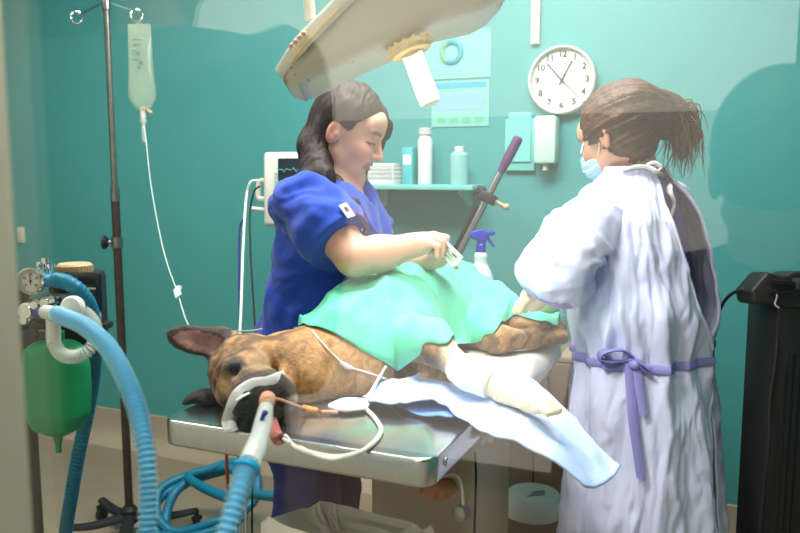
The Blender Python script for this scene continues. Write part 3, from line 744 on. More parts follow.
# gauge
gc = Q(30.5, 281, 1.70)
MB().lathe([(.027, 0), (.030, .004), (.030, .022), (.026, .025), (.0255, .019)], gc+FH*.02, -FH, 36, caps=False).lathe([(.029, -.001), (.029, .003)], gc+FH*.02, -FH, 36).build('gauge_rim', M['chrome'], AM)
gg = MB().lathe([(.0262, .0), (.0262, .019)], gc+FH*.02, -FH, 36).build('gauge_face', M['clock_face'], AM)
m = MB()
for k in range(25):
    t = math.radians(-140+k*280/24); u_ = RT*math.sin(t)+Z_*math.cos(t); w_ = RT*math.cos(t)-Z_*math.sin(t)
    m.box(gc+u_*.021-FH*-.0006, (.0008, .0008, .004 if k % 4 else .006), np.stack([w_, FH, u_], 1))
for k, s_ in enumerate(('0', '10', '20', '30', '40')):
    t = math.radians(-130+k*65); text_mesh(m, s_, gc+(RT*math.sin(t)+Z_*math.cos(t))*.0145+FH*.0004, RT, Z_, .0075)
m.build('gauge_scale', M['ink'], gg, smooth=False)
m = MB(); m.box(gc+Z_*.003-FH*.0015, (.0016, .0006, .024), R2); m.sphere(gc-FH*.001, .003, 10, 8); m.build('gauge_needle', M['ink'], gg)
m = MB(); m.cyl(gc+FH*.02, gc+FH*.09, .012); m.build('gauge_stem', M['chrome'], AM)
# valve block, fittings
m = MB(); qbox(m, 26, 298, 66, 322, 1.72, .10, .008); qbox(m, 28, 322, 45, 330, 1.74, .06, .004); m.build('valve_block', M['black'], AM)
for px, py, r in ((31, 310, .020), (29, 318, .012), (50, 301, .014), (58, 300, .010), (40, 303, .012)): MB().lathe([(r*.6, 0), (r, .004), (r, .02), (r*.7, .024), (r*.7, .03)], Q(px, py, 1.715), -FH, 20).build('chrome_fitting', M['chrome'], AM)
for px, py in ((50, 274), (41, 272), (46, 268)): MB().lathe([(.008, -.02), (.008, .012), (.011, .012), (.011, .024)], Q(px, py, 1.75), Z_, 14).build('chrome_fitting', M['chrome'], AM)
m = MB(); m.mat(0); a = Q(38, 313, 1.70); e = Q(47, 312, 1.66); m.cyl(a, e, .014, 18); m.build('outlet_collar', M['navy_plastic'], AM)
m = MB(); m.cyl(Q(36, 330, 1.74), Q(35, 372, 1.74), .006); 
for k in range(6): m.cyl(Q(36-.2*k, 334+6*k, 1.74), Q(36-.2*k, 336+6*k, 1.74), .009)
m.build('threaded_rod', M['black'], AM)
m = MB(); qbox(m, 98, 324, 106, 331, 1.82, .05, .004); m.build('side_latch', M['black'], AM)
pb = Q(22, 300, 1.86); m = MB(); m.cyl(A(pb[0], pb[1], .12), A(pb[0], pb[1], 1.12), .018); m.build('stand_pole', M['black'], AM)
m = MB(); q = Q(50, 340, 1.86); m.box((A(pb[0], pb[1], q[2])+q)/2, (np.linalg.norm(q[:2]-pb[:2])+.06, .05, .05), R2, .006); m.build('stand_bracket', M['black'], AM)
m = MB(); m.box(A(pb[0], pb[1], .09), (.40, .40, .05), R2, .015); bs = m.build('trolley_base', M['black'], AM)
for sx in (-1, 1):
    for sy in (-1, 1):
        q = A(pb[0], pb[1], .032)+RT*sx*.17+FH*sy*.17; MB().lathe([(.02, -.012), (.031, -.009), (.031, .009), (.02, .012)], q, RT, 18).build('wheel', M['rubber'], bs)
# white Y connector with dome valve
m = MB(); m.cyl(Q(46, 312, 1.66), Q(56, 314, 1.60), .0155, 18); m.cyl(Q(53, 318, 1.63), Q(54, 345, 1.66), .0145, 18); m.build('tee_connector', M['white_plastic'], AM)
dc = Q(74, 307, 1.64); MB().lathe([(.024, 0), (.024, .012), (.020, .017), (.001, .02)], dc, -FW, 28).build('valve_dome', M['white_plastic'], AM)
# blue elbow
m = MB(); m.cyl(Q(46, 281, 1.72), Q(57, 280, 1.71), .014, 18); m.build('blue_elbow', M['blue_core'], AM)
# ---------------------------------------------------------------- reservoir bag + its white corrugated neck
bgc = [Q(55, 340, 1.70), Q(58, 437, 1.70)]
gb = thing('reservoir_bag', 'green rubber reservoir bag hanging under the anaesthetic machine', 'breathing bag', Q(58, 457, 1.70))
def green(U, V):
    a = U*2*PI; z = V; c = bgc[0]+(bgc[1]-bgc[0])*z[:, None]
    w = np.interp(z, [0, .03, .1, .25, .5, .75, .9, .97, 1], [.018, .050, .066, .072, .0735, .070, .054, .025, .008])
    r = 1+.03*np.cos(6*a)*np.sin(z*PI)**.5; x = np.sign(np.cos(a))*np.abs(np.cos(a))**.85; y = np.sin(a)
    return c+RT*(w*x*r)[:, None]+FH*(w*.72*y*r)[:, None]
MB().grid(green, 49, 40).build('bag', M['bag_green'], gb)
MB().lathe([(.013, .02), (.0105, 0), (.006, -.022), (.007, -.034), (.004, -.036)], bgc[1], Z_, 14).build('tail', M['bag_green'], gb)
MB().lathe([(.019, -.012), (.02, .0), (.02, .018), (.016, .02)], bgc[0], Z_, 18).build('neck', M['bag_green'], gb)
o = MB().corr([Q(54, 343, 1.655), Q(60, 353, 1.63), Q(73, 357, 1.61), Q(88, 351, 1.61), Q(96, 336, 1.63), Q(92, 320, 1.67), Q(80, 309, 1.70)], .0125, .0065, .0025).build('corrugated_tube', M['clear_white']); tag(o, 'short milky corrugated tube looping in front of the green bag', 'tube')
# ---------------------------------------------------------------- breathing hose (clear outer, blue core)
hp = [Q(56, 314, 1.58), Q(66, 318, 1.54), Q(84, 326, 1.48), Q(106, 345, 1.40), Q(124, 375, 1.32), Q(138, 412, 1.26), Q(146, 455, 1.22), Q(148, 500, 1.20), Q(148, 545, 1.18), P(160, 600, d=1.14), P(190, 615, d=1.08), P(212, 580, d=1.04), P(225, 540, d=1.04), P(238, 495, d=1.07), P(249, 463, d=1.11)]
bh = thing('breathing_hose', 'clear corrugated breathing hose with blue core leading to the dog', 'hose', hp[9])
MB().corr(hp, .0155, .0092, .0026, 16).build('outer_hose', M['clear_hose'], bh)
MB().corr(hp, .0112, .0092, .0018, 12).build('inner_hose', M['blue_core'], bh)
mc = [hp[-1], P(256, 447, d=1.14), P(262, 428, d=1.19), P(266, 408, d=1.235)]
m = MB(); m.tube(mc, [.0165, .0165, .0145, .0145, .012], n=18, sub=6); m.build('mask_connector', M['clear_white'], bh)
m = MB(); m.tube([P(246, 470, d=1.095), P(247.5, 466, d=1.10)], .0192, n=18, sub=1); m.build('blue_ring', M['blue_core'], bh)
m = MB(); m.box(P(262.5, 418, d=1.185), (.007, .004, .024), np.stack([nrm(RT*.9+UP*-.35), FW, nrm(UP*.9+RT*.35)], 1), .002); m.sphere(P(265, 413, d=1.187), .0048, 10, 8); m.build('blue_mark', M['navy_plastic'], bh)
# ---------------------------------------------------------------- teal scavenging hose down to the floor coil
sp = [Q(56, 280, 1.70), Q(68, 283, 1.67), Q(80, 292, 1.68), Q(90, 308, 1.72), Q(95, 335, 1.80), Q(94, 370, 1.86), Q(88, 410, 1.90), Q(79, 452, 1.92), Q(72, 492, 1.95), Q(66, 530, 2.0), Q(62, 575, 2.05)]
g0 = sp[-1]; sp += [A(g0[0]+.02, g0[1]+.1, .12), A(g0[0]+.10, g0[1]+.25, .03)]
o = MB().corr(sp, .0165, .011, .0010, 14).build('scavenging_hose', M['blue_hose']); tag(o, 'dark blue hose running down behind the green bag', 'hose')
co_ = []
c0 = P(206, 520, Z=.06)
for k in range(34):
    t = k*2*PI/11+2.2; rr = .165+.03*math.sin(k*.9); co_.append(c0+RT*rr*1.05*math.cos(t)+FH*rr*.75*math.sin(t)+A(0, 0, max(-.036, .075+.085*math.sin(t+.35)+.015*math.sin(k*1.7)+.0012*k-.02)))
co_ += [P(228, 498, d=2.9), P(250, 494, d=2.85), P(300, 500, d=2.75)]
o = MB().tube(co_, .0185, n=12, sub=6).build('coiled_hose', M['blue_hose']); tag(o, 'coil of dark blue hose lying on the floor by the drip stand', 'hose')
o = MB().tube([P(227, 440, d=1.75), P(227, 470, d=1.76), P(231, 530, d=1.8), P(236, 640, d=1.85), A(*P(240, 650, d=1.9)[:2], .01)], .004, n=8, sub=8).build('thin_tube', M['redtube']); tag(o, 'thin red brown tube hanging below the table front', 'tube')
# ---------------------------------------------------------------- black trolley at the right edge
def Qr(px, py, d=1.95): return P(px, py, d=d)
bt = thing('equipment_trolley', 'tall black equipment column with handle at the right edge', 'equipment', A(*Qr(800, 400)[:2], 0))
RH = RT
R2 = np.stack([RT, FH, Z_], 1)
a = Qr(778, 306); b = Qr(835, 306)
m = MB(); cxy = (a+b)/2; m.box(A(cxy[0], cxy[1], (a[2]-.0+.10)/2)+FH*.09, (np.linalg.norm(b-a), .17, a[2]-.10), R2, .012); m.build('column', M['black'], bt)
m = MB(); 
for px in (785, 792, 799): q = Qr(px, 400, 1.945); m.box(A(q[0], q[1], .55), (.003, .008, .8), R2)
m.build('column_groove', M['blackgloss'], bt)
out = [(750, 291), (752, 303), (758, 305), (778, 304), (783, 308), (840, 306), (840, 272), (793, 271), (782, 276), (770, 273), (766, 272), (758, 281), (751, 289)]
c0 = Qr(790, 290); ou = [((px-790)/FPX*1.95, -(py-290)/FPX*1.95) for px, py in out]
m = MB(); m.prism(ou, RT, UP, FW, c0+FW*.04, .10, .008); m.build('handle_head', M['black'], bt)
m = MB(); m.box(Qr(785, 283, 1.935), (.075, .03, .012), np.stack([nrm(RT-UP*.12), FW, nrm(UP+RT*.12)], 1), .004); m.box(Qr(778, 292, 1.935), (.05, .03, .010), np.stack([nrm(RT+UP*.02), FW, UP], 1), .004); m.build('grip_recess', M['blackgloss'], bt)
m = MB(); m.box(Qr(806, 285, 1.93), (.06, .03, .03), np.stack([nrm(RT-UP*.1), FW, UP], 1), .006); m.build('top_plate', M['grey_dark'] if 'grey_dark' in M else M['rubber'], bt)
m = MB(); m.tube([Qr(775, 290, 1.93), Qr(777, 296, 1.925), Qr(775, 304, 1.93), Qr(779, 308, 1.93)], .0022, n=6); m.build('cable_tie', M['grey_plastic'], bt)
m = MB(); m.box(A(cxy[0], cxy[1], .07)+FH*.09, (.34, .40, .05), R2, .015); bs = m.build('wheel_base', M['black'], bt)
for sx in (-1, 1):
    for sy in (-1, 1): MB().lathe([(.02, -.012), (.029, -.009), (.029, .009), (.02, .012)], A(cxy[0], cxy[1], .03)+FH*.09+RT*sx*.14+FH*sy*.16, RT, 18).build('wheel', M['rubber'], bs)
cb = thing('black_cable', 'black cable curving from the trolley handle to behind the gown', 'cable', Qr(714, 340))
MB().tube([Qr(752, 291, 1.98), Qr(741, 290, 2.0), Qr(728, 297, 2.05), Qr(719, 312, 2.1), Qr(714, 335, 2.15), Qr(712, 370, 2.2), Qr(708, 430, 2.25), Qr(705, 520, 2.3), A(*Qr(703, 560, 2.35)[:2], .006)], .0045, n=8).build('lead', M['black'], cb)
MB().tube([Qr(751, 291, 1.98), Qr(744, 290, 2.0), Qr(738, 291, 2.01)], [.0085, .0085, .006], n=10, sub=4).build('strain_relief', M['rubber'], cb)
o = MB().tube([Qr(779, 322, 1.97), Qr(776, 360, 1.97), Qr(770, 400, 1.98), Qr(769, 440, 1.98), Qr(765, 480, 2.0), Qr(760, 530, 2.02), Qr(756, 600, 2.05), A(*Qr(752, 640, 2.1)[:2], .006)], .005, n=8).build('hanging_cable', M['black']); tag(o, 'black cable hanging alongside the black column', 'cable')
# ---------------------------------------------------------------- bin with translucent liner under the table
BT = .655; qB = P(320, 500, Z=BT); qL = P(248, 523, Z=BT); qR = P(447, 531, Z=BT); Bc = (qL+qR)/2; Bc = A(Bc[0], Bc[1], 0)
bx = nrm(qR-qB); by = nrm(qL-qB); HWX = np.linalg.norm(qR-qB)/2/1.08; HWY = np.linalg.norm(qL-qB)/2/1.08
bn = thing('waste_bin', 'bin lined with a translucent bag in front of the table pedestal', 'bin', Bc)
def rsq(a, hw, hd, p=.36): return bx*(hw*np.sign(np.cos(a))*np.abs(np.cos(a))**p)[:, None]+by*(hd*np.sign(np.sin(a))*np.abs(np.sin(a))**p)[:, None]
def binbody(U, V): s_ = .78+.22*V; return Bc+rsq(U*2*PI, HWX, HWY)*s_[:, None]+Z_*(V*(BT-.035))[:, None]
m = MB(); m.grid(binbody, 61, 6); m.box(Bc+A(0, 0, .008), (HWX*1.2, HWY*1.2, .014), np.stack([bx, by, Z_], 1)); m.build('bin_body', M['bin'], bn)
def liner(U, V):
    s_ = np.interp(V, [0, .2, .4, .5, .55, 1], [0, .6, .97, 1.03, 1.06, 1.10]); z = np.interp(V, [0, .2, .4, .5, .55, 1], [BT-.030, BT-.040, BT-.02, BT, BT-.008, BT-.26])
    p = Bc+rsq(U*2*PI, HWX, HWY)*s_[:, None]+Z_*z[:, None]; q = np.stack([np.cos(U*2*PI)*3, np.sin(U*2*PI)*3, V*2], 1)
    return p+.012*fbm(q*1.7)[:, None]*nrm(A(.3, -.6, .5))+Z_*(.03*vnoise(q*.8))[:, None]*(np.abs(V-.5) < .2)[:, None]
MB().grid(liner, 121, 41).build('bin_liner', M['bin_bag'], bn)
# ---------------------------------------------------------------- round tub with white lid behind the table
c = P(533, 500, d=2.72); c = A(c[0], c[1], 0)
tb2 = thing('lidded_tub', 'round brown tub with white lid on the floor behind the table', 'tub', c)
zt = P(533, 508, d=2.72)[2]
MB().lathe([(.085, 0), (.092, .01), (.098, zt)], c, n=36).build('tub_body', M['brown_glass'], tb2)
MB().lathe([(.107, zt-.012), (.109, zt), (.104, zt+.03), (.092, zt+.05), (.088, zt+.055), (.001, zt+.055)], c, n=40).build('lid', M['white_plastic'], tb2)
m = MB()
for k, w in enumerate((.9, .75, .6)): m.box(c+A(.015, -.02+.018*k, zt+.0554)+0, (.075*w, .006, .001), np.stack([nrm(A(.8, .6, 0)), nrm(A(-.6, .8, 0)), Z_], 1))
m.build('lid_print', M['ink_grey'], tb2, smooth=False)
# hanging leads under the table
hc = thing('hanging_lead', 'grey lead with round plug hanging from the table edge', 'lead', P(462, 485, d=1.62))
MB().tube([P(441, 477, d=1.55), P(452, 474, d=1.56), P(460, 480, d=1.57), P(463, 500, d=1.58), P(462, 512, d=1.58)], .003, n=7).build('lead', M['grey_plastic'], hc)
MB().lathe([(.006, .016), (.016, .012), (.017, -.008), (.006, -.014)], P(462, 513, d=1.58), nrm(A(-.3, -.9, .1)), 18).build('plug', M['dull_steel'], hc)
o = MB().tube([P(475, 452, d=1.70), P(476, 480, d=1.71), P(474, 540, d=1.75), P(470, 640, d=1.85), A(*P(468, 660, d=1.9)[:2], .005)], .0028, n=7).build('power_lead', M['rubber']); tag(o, 'thin dark lead hanging to the floor right of the pedestal', 'lead')
S = coons([P(425, 484, d=1.66), P(440, 478, d=1.64), P(452, 482, d=1.65)], [P(427, 500, d=1.66), P(440, 502, d=1.62), P(450, 496, d=1.65)], [P(425, 484, d=1.66), P(423, 492, d=1.66), P(427, 500, d=1.66)], [P(452, 482, d=1.65), P(455, 490, d=1.64), P(450, 496, d=1.65)], 18, 14)
S += (.006*fbm(S*40))[..., None]; v, f = sheet(S); o = mesh_obj('rag', v, f, M['tan_cloth']); solidify(o, .006); tag(o, 'small tan rag hanging under the table near corner', 'cloth')
# ---------------------------------------------------------------- patient monitor behind the woman
mn = thing('patient_monitor', 'off white patient monitor on the wall behind the woman in blue', 'monitor', P(285, 228, d=2.75))
a = P(262, 152, d=2.75); b = P(330, 152, d=2.75); e = P(260, 227, d=2.75); hh = a[2]-e[2]; ww = .26
u = nrm(RT*.96-A(FW[0], FW[1], 0)*.25); w = nrm(np.cross(Z_, u))   # w points away
c = a+u*ww/2-Z_*hh/2; Rm = np.stack([u, w, nrm(Z_+w*.04)], 1)
MB().box(c+w*.05, (ww, .10, hh), Rm, .014, 3).build('casing', M['offwhite'], mn)
sc_ = MB().box(c+u*.022-w*.001+Z_*.004, (ww-.075, .008, hh*.80), Rm, .003).build('screen', M['screen'], mn)
m = MB()
for k in range(4):
    z0 = .07-.042*k
    pts = [c+u*(-.085+.19*i/40)-w*.0065+Z_*(z0+.008*math.sin(i*1.3)*(1 if i % 8 < 3 else .15)) for i in range(41)]; m.tube(pts, .0012, n=4, sub=1)
m.build('trace', M['screen_ink'], sc_)
for k in range(5): MB().box(c-u*(.075)-w*.0055+Z_*(.055-.03*k), (.014, .003, .006), Rm).build('readout', M['screen_ink'], sc_)
m = MB(); m.tube([c-u*ww/2+Z_*.03+w*.04, c-u*(ww/2+.03)+Z_*.025+w*.04, c-u*(ww/2+.035)-Z_*.03+w*.04, c-u*ww/2-Z_*.035+w*.04], .010, n=10, sub=6); m.build('side_handle', M['offwhite'], mn)
m = MB(); m.tube([c-u*ww/2-Z_*.075+w*.03, c-u*(ww/2+.06)-Z_*.07+w*.03], .008, n=10, sub=1); m.build('socket_rail', M['offwhite'], mn)
wl = A(c[0], WY, c[2]); m = MB(); m.tube([c+w*.10, (c+w*.10)*.5+wl*.5, wl-A(0, .01, 0)], .018, n=12, sub=1); m.box(wl-A(0, .008, 0), (.12, .016, .16), bev=.004); m.build('wall_arm', M['grey_plastic'], mn)
# leads from the monitor
def lead(name, label, pts, r, m_): o = MB().tube(pts, r, n=7, sub=10).build(name, m_); tag(o, label, 'lead'); return o
L0 = 2.7
lead('monitor_lead', 'white monitor lead hanging straight down beside the woman in blue', [P(258, 180, d=L0), P(250, 183, d=L0), P(246, 200, d=L0), P(243, 250, d=2.6), P(241, 310, d=2.45), P(240, 345, d=2.3), P(243, 420, d=2.3), P(246, 520, d=2.35), A(*P(247, 560, d=2.4)[:2], .006)], .0045, M['cord_white'])
lead('monitor_lead', 'dark monitor lead nearest the woman in blue', [P(260, 186, d=L0), P(254, 192, d=L0), P(250, 215, d=L0), P(251, 260, d=2.6), P(254, 310, d=2.5), P(255, 340, d=2.4), P(253, 400, d=2.4), P(252, 520, d=2.42), A(*P(250, 560, d=2.45)[:2], .005)], .0035, M['black'])
lead('monitor_lead', 'indigo monitor lead, outermost on the left', [P(246, 218, d=L0), P(240, 228, d=L0), P(239, 270, d=2.62), P(240, 320, d=2.5), P(240, 350, d=2.4), P(239, 420, d=2.4), P(238, 520, d=2.42), A(*P(236, 560, d=2.45)[:2], .005)], .004, M['scrub_navy'])
# ---------------------------------------------------------------- the dog, lying on its side, head towards the viewer
S0 = P(240, 372, d=1.70); S0[2] = .968
N0 = P(246, 411, d=1.50)
dn = nrm(N0-S0); dl = nrm(Z_-np.dot(Z_, dn)*dn); du = np.cross(dl, dn)
if np.dot(du, RT) > 0: du = -du
tl = math.radians(-8); dl, du = nrm(dl*math.cos(tl)+du*math.sin(tl)), nrm(du*math.cos(tl)-dl*math.sin(tl))
HB = np.stack([dn, du, dl], 1)
def hd_(n, u, l): return S0+dn*n+du*u+dl*l
dog = Sdf()
C1 = P(385, 345, d=1.98); C1[2] = .975
C2 = A(-.80, 1.99, .995); C3 = A(-.80, 2.27, .985)
dog.add(s_chain([hd_(-.02, -.01, -.005), P(300, 376, d=1.79), P(345, 366, d=1.87), C1], [.068, .100, .124, .125], .04))
dog.add(s_chain([C1, C2, C3], [.115, .125, .105], .05), .06)
dog.add(s_ell(C1+A(-.02, .02, 0), (.13, .17, .115)), .05)
# head
dog.add(s_ell(hd_(0, 0, 0), (.078, .066, .074), HB), .03)
dog.add(s_ell(hd_(.052, .014, 0), (.045, .048, .058), HB), .02)
for s in (-1, 1): dog.add(s_ell(hd_(.015, -.035, s*.04), (.062, .05, .036), HB), .025)
dog.add(s_cone(hd_(.075, -.018, 0), hd_(.150, -.022, 0), .047, .042), .025)
for s in (-1, 1):
    dog.add(s_ell(hd_(.128, -.045, s*.027), (.050, .042, .026), HB), .014)
    dog.add(s_ell(hd_(.075, .033, s*.032), (.02, .015, .018), HB), .015)      # brow
dog.add(s_cone(hd_(.05, -.075, 0), hd_(.142, -.082, 0), .036, .027), .012)
dog.add(s_ell(hd_(.172, .002, 0), (.026, .026, .031), HB), .006)               # nose
for s in (-1, 1):
    dog.sub(s_ell(hd_(.198, .002, s*.0145), (.010, .008, .007), HB), .004)
    dog.sub(s_ell(hd_(.098, .020, s*.041), (.014, .008, .015), HB), .008)
    dog.add(s_ell(hd_(.086, .018, s*.040), (.012, .011, .0135), HB), .003)
dog.sub(s_cone(hd_(.19, -.062, -.03), hd_(.19, -.062, .03), .006, .006), .006)  # mouth line
dog.sub(s_cone(hd_(.195, -.02, 0), hd_(.18, -.06, 0), .003, .003), .006)
# wrinkles on the forehead
for k, (a, b) in enumerate((((.066, .05, -.02), (.075, .042, .03)), ((.045, .062, -.02), (.05, .056, .04)))): dog.sub(s_cone(hd_(*a), hd_(*b), .003, .003), .014)
# ears
e0 = P(238, 350, d=1.72); e1 = P(167, 335, d=1.70); ex = nrm(e1-e0); ez = nrm(FW*.9-UP*.15-np.dot(FW*.9-UP*.15, ex)*ex); ey = np.cross(ez, ex); EB = np.stack([ex, ey, ez], 1)
ec = (e0+e1)/2; EL = np.linalg.norm(e1-e0)/2
dog.add(s_ell(ec+ey*.002, (EL*1.02, .033, .012), EB), .018)
dog.add(s_ell(e0*.75+e1*.25+UP*.018+FW*.01, (.035, .024, .02), EB), .015)
dog.sub(s_ell(ec-ez*.024+ex*.008, (EL*.82, .024, .020), EB), .006)
g0 = P(214, 399, d=1.72); g1 = P(188, 407, d=1.69); gx = nrm(g1-g0); gz = nrm(UP-np.dot(UP, gx)*gx); GB = np.stack([gx, np.cross(gz, gx), gz], 1)
dog.add(s_ell((g0+g1)/2, (.044, .034, .030), GB), .012)
dog.sub(s_ell((g0+g1)/2-FW*.035+gx*.01, (.022, .020, .012), GB), .008)
# neck folds
for a, b in (((268, 352), (283, 400)), ((286, 345), (306, 400)), ((310, 340), (330, 395))):
    dog.sub(s_cone(P(*a, d=1.655), P(*b, d=1.665), .004, .004), .03)
# front legs
FL = [P(402, 338, d=1.86), P(437, 348, Z=1.005), P(468, 375, Z=.972), P(505, 391, Z=.952), P(528, 400, Z=.948)]
dog.add(s_chain(FL, [.055, .037, .026, .022, .024], .02), .018)
dog.add(s_ell(P(538, 404, Z=.946), (.034, .026, .021), np.stack([nrm(FL[-1]-FL[-2]), np.cross(Z_, nrm(FL[-1]-FL[-2])), Z_], 1)), .012)
for s in (-1.4, -.5, .5, 1.4):
    pd = nrm(FL[-1]-FL[-2]); sd_ = nrm(np.cross(Z_, pd)); t0 = P(538, 404, Z=.946)+pd*.022+sd_*s*.011; dog.add(s_cone(t0, t0+pd*.016-A(0, 0, .004), .0095, .0085), .004)
dog.add(s_chain([A(-.72, 1.70, .945), A(-.64, 1.66, .925), A(-.55, 1.63, .917)], [.045, .028, .02], .02), .008)
# hind legs
dog.add(s_ell(A(-.73, 2.17, .985), (.13, .10, .09)), .04)
HL = [A(-.69, 2.06, .965), P(498, 339, Z=.958), P(530, 339, Z=.95), P(562, 337, Z=.945)]
dog.add(s_chain(HL, [.060, .037, .024, .019], .02), .012)
HU = [A(-.70, 2.18, 1.005), P(512, 321, Z=.985), P(540, 327, Z=.975), P(560, 328, Z=.965)]
dog.add(s_chain(HU, [.070, .034, .024, .021], .02), .010)
dog.cut(plane((0, 0, -1), (0, 0, TZ+.002)))
V, F = mesh_sdf(dog, (-1.30, 1.17, TZ-.02), (-.30, 2.50, 1.18), .0048)
loc = (V-S0)@HB; n_, u_, l_ = loc.T
def pxof(V):
    q = V-CAM; z = q@FW; return 400+FPX*(q@RT)/z, 266.5-FPX*(q@UP)/z
fawn = np.array(srgb(196, 146, 92)); dark = np.array(srgb(62, 44, 34)); black = np.array(srgb(30, 26, 26)); pale = np.array(srgb(224, 208, 190)); pink = np.array(srgb(200, 138, 136))
c = np.tile(fawn, (len(V), 1)); mixc = lambda c, k, w: c*(1-w[:, None])+np.asarray(k)*w[:, None]
st = ridge(V*A(34, 16, 26)+fbm(V*9)[:, None]*1.3, 2); br = sstep(.25, .95, st)*sstep(-.5, .4, fbm(V*6+3))
c = mixc(c, dark, br*.72*np.where(V[:, 1] > 1.8, 1.2, 1).clip(0, 1))
fs = ridge(V*A(90, 34, 60)+1.2*fbm(V*20)[:, None], 2); c = mixc(c, dark, sstep(.35, 1.1, fs)*.38)
c = mixc(c, srgb(214, 176, 128), sstep(.1, .7, fbm(V*11+8))*.45)
c = mixc(c, dark, sstep(-.02, .03, V[:, 1]-1.9)*.35)
# face mask
mz = sstep(.098, .128, n_+.014*fbm(V*40)+.12*np.clip(-u_-.05, 0, 1)) * (n_ > 0)*sstep(.09, .05, np.abs(l_)*.6)
c = mixc(c, black, mz*.93)
dist_eye = np.sqrt((n_-.085)**2+(u_-.02)**2*1.1+(np.abs(l_)-.038)**2*.8); c = mixc(c, black, sstep(.036, .014, dist_eye+.008*fbm(V*50))*.95)
c = mixc(c, dark, sstep(.5, .9, ridge(np.stack([n_*12, u_*60, l_*25], 1)))*.5*((u_ > .02) & (n_ > -.02) & (n_ < .1)))
c = mixc(c, srgb(118, 106, 100), sstep(.2, .7, fbm(V*30))*.45*mz*sstep(-.02, -.06, u_))
c = mixc(c, srgb(12, 11, 12), sstep(.160, .168, n_)*sstep(-.024, -.016, u_))
c = mixc(c, srgb(10, 9, 9), sstep(.0145, .0115, np.sqrt((n_-.092)**2+(u_-.02)**2+(np.abs(l_)-.042)**2)))
# ears
le = (V-ec)@EB; ear = (np.abs(le[:, 0]) < EL*1.1) & (np.abs(le[:, 1]) < .04) & (np.abs(le[:, 2]) < .03) & (pxof(V)[0] < 232)
c[ear] = c[ear]*.0+np.array(srgb(60, 42, 36))
inn = ear & ((le[:, 0]/(EL*.80))**2+(le[:, 1]/.022)**2 < 1) & (le[:, 2] < .002); c[inn] = np.array(srgb(156, 116, 110))*(1+.4*fbm(V[inn]*A(60, 60, 30)))[:, None]
lg = (V-(g0+g1)/2)@GB; e2 = ((lg/A(.05, .04, .03))**2).sum(1) < 1.2; c[e2] = srgb(36, 27, 25)
# chest blaze, paw
px_, py_ = pxof(V)
c = mixc(c, pale, sstep(10, 2, np.abs(py_-(404-.07*(px_-300)))+4*fbm(V*30))*sstep(285, 300, px_)*sstep(372, 350, px_)*.75*(V[:, 1] < 1.85))
c = mixc(c, srgb(236, 214, 178), sstep(-.60, -.50, V[:, 0])*(V[:, 1] < 1.72))
c = mixc(c, srgb(88, 58, 40), sstep(.0, .5, fbm(V*A(20, 20, 30)))*.6*((V[:, 1] > 1.9) & (V[:, 0] > -.70)))
M['fur'] = mat('short fur', (1, 1, 1), .62, attr=True, bump=.28, bscale=150, var=.16, vscale=120, sheen=.12)
V0 = V.copy(); V = V+vnormals(V, F)*(.0011*fbm(V*110, 2)+.002*fbm(V*22, 2))[:, None]
DG = thing('dog', 'brindle brown dog with black muzzle lying on its side on the steel table', 'dog', A(-.78, 1.85, TZ))
mesh_obj('body', V, F, M['fur'], DG, col=np.clip(c, 0, 1))
def hit(px, py, f=None, off=.0, d0=1.0, far=3.2):
    f = f or dog; r = ray(px, py); t = d0
    for _ in range(200):
        p = CAM+r*t; e = float(f(p[None])[0])
        if e < .0006: break
        t += max(e*.75, .0008)
        if t > far: return None
    if off: p = p-nrm(r)*off
    return p
def hits(l, off=.004, Zf=TZ+.004):
    o = []
    for q in l:
        h = hit(q[0], q[1], off=off); o.append(h if h is not None else P(q[0], q[1], Z=Zf))
    return o
def on_table(l, z=TZ+.004): return [P(a, b, Z=z) for a, b in l]
# tape round the muzzle
tp = MB()
tp.tube(hits([(231, 430), (229, 421), (232, 408), (237, 397), (244, 389), (254, 384), (266, 382), (277, 378), (284, 373)], .0015), [.013, .015, .013, .0145, .012, .0125, .011, .011, .006], n=10, sub=6, flat=(1, .28), up=None)
tp.build('muzzle_tape', M['tape'], DG)
tp = MB(); tp.tube(hits([(236, 401), (243, 396), (249, 393)], .002), [.006, .007, .005], n=8, sub=6, flat=(1, .4)); tp.build('muzzle_tape', M['tape'], DG)
tp = MB(); tp.sphere(hits([(231, 427)], 0)[0], .013, 12, 8, (1, .8, 1.1)); tp.build('tape_knot', M['tape'], DG)
# tongue and breathing tube
tg = P(280, 440, Z=TZ+.012); tp = MB(); tp.tube([hits([(272, 418)], -.01)[0], P(275, 432, Z=TZ+.022), P(279, 439, Z=TZ+.008), P(284, 441, Z=TZ+.006)], [.008, .010, .011, .006], n=12, sub=6, flat=(1.2, .5)); tp.build('tongue', M['pinkish'], DG)
q0 = hits([(268, 399)], -.02)[0]; q1 = P(267, 404, d=1.30)
et = thing('breathing_tube', "clear tube with peach collar in the dog's mouth", 'tube', q1)
m = MB(); m.tube([q0, P(268, 401, d=1.34), P(267, 405, d=1.27)], .0085, n=14, sub=4); m.build('tube_body', M['clear_white'], et)
m = MB(); m.lathe([(.0105, -.012), (.0135, -.010), (.0135, .010), (.0105, .014)], P(267.5, 400, d=1.30), nrm(A(*(P(266, 408, d=1.24)-P(268, 396, d=1.32)))), 18); m.build('collar', M['peach'], et)
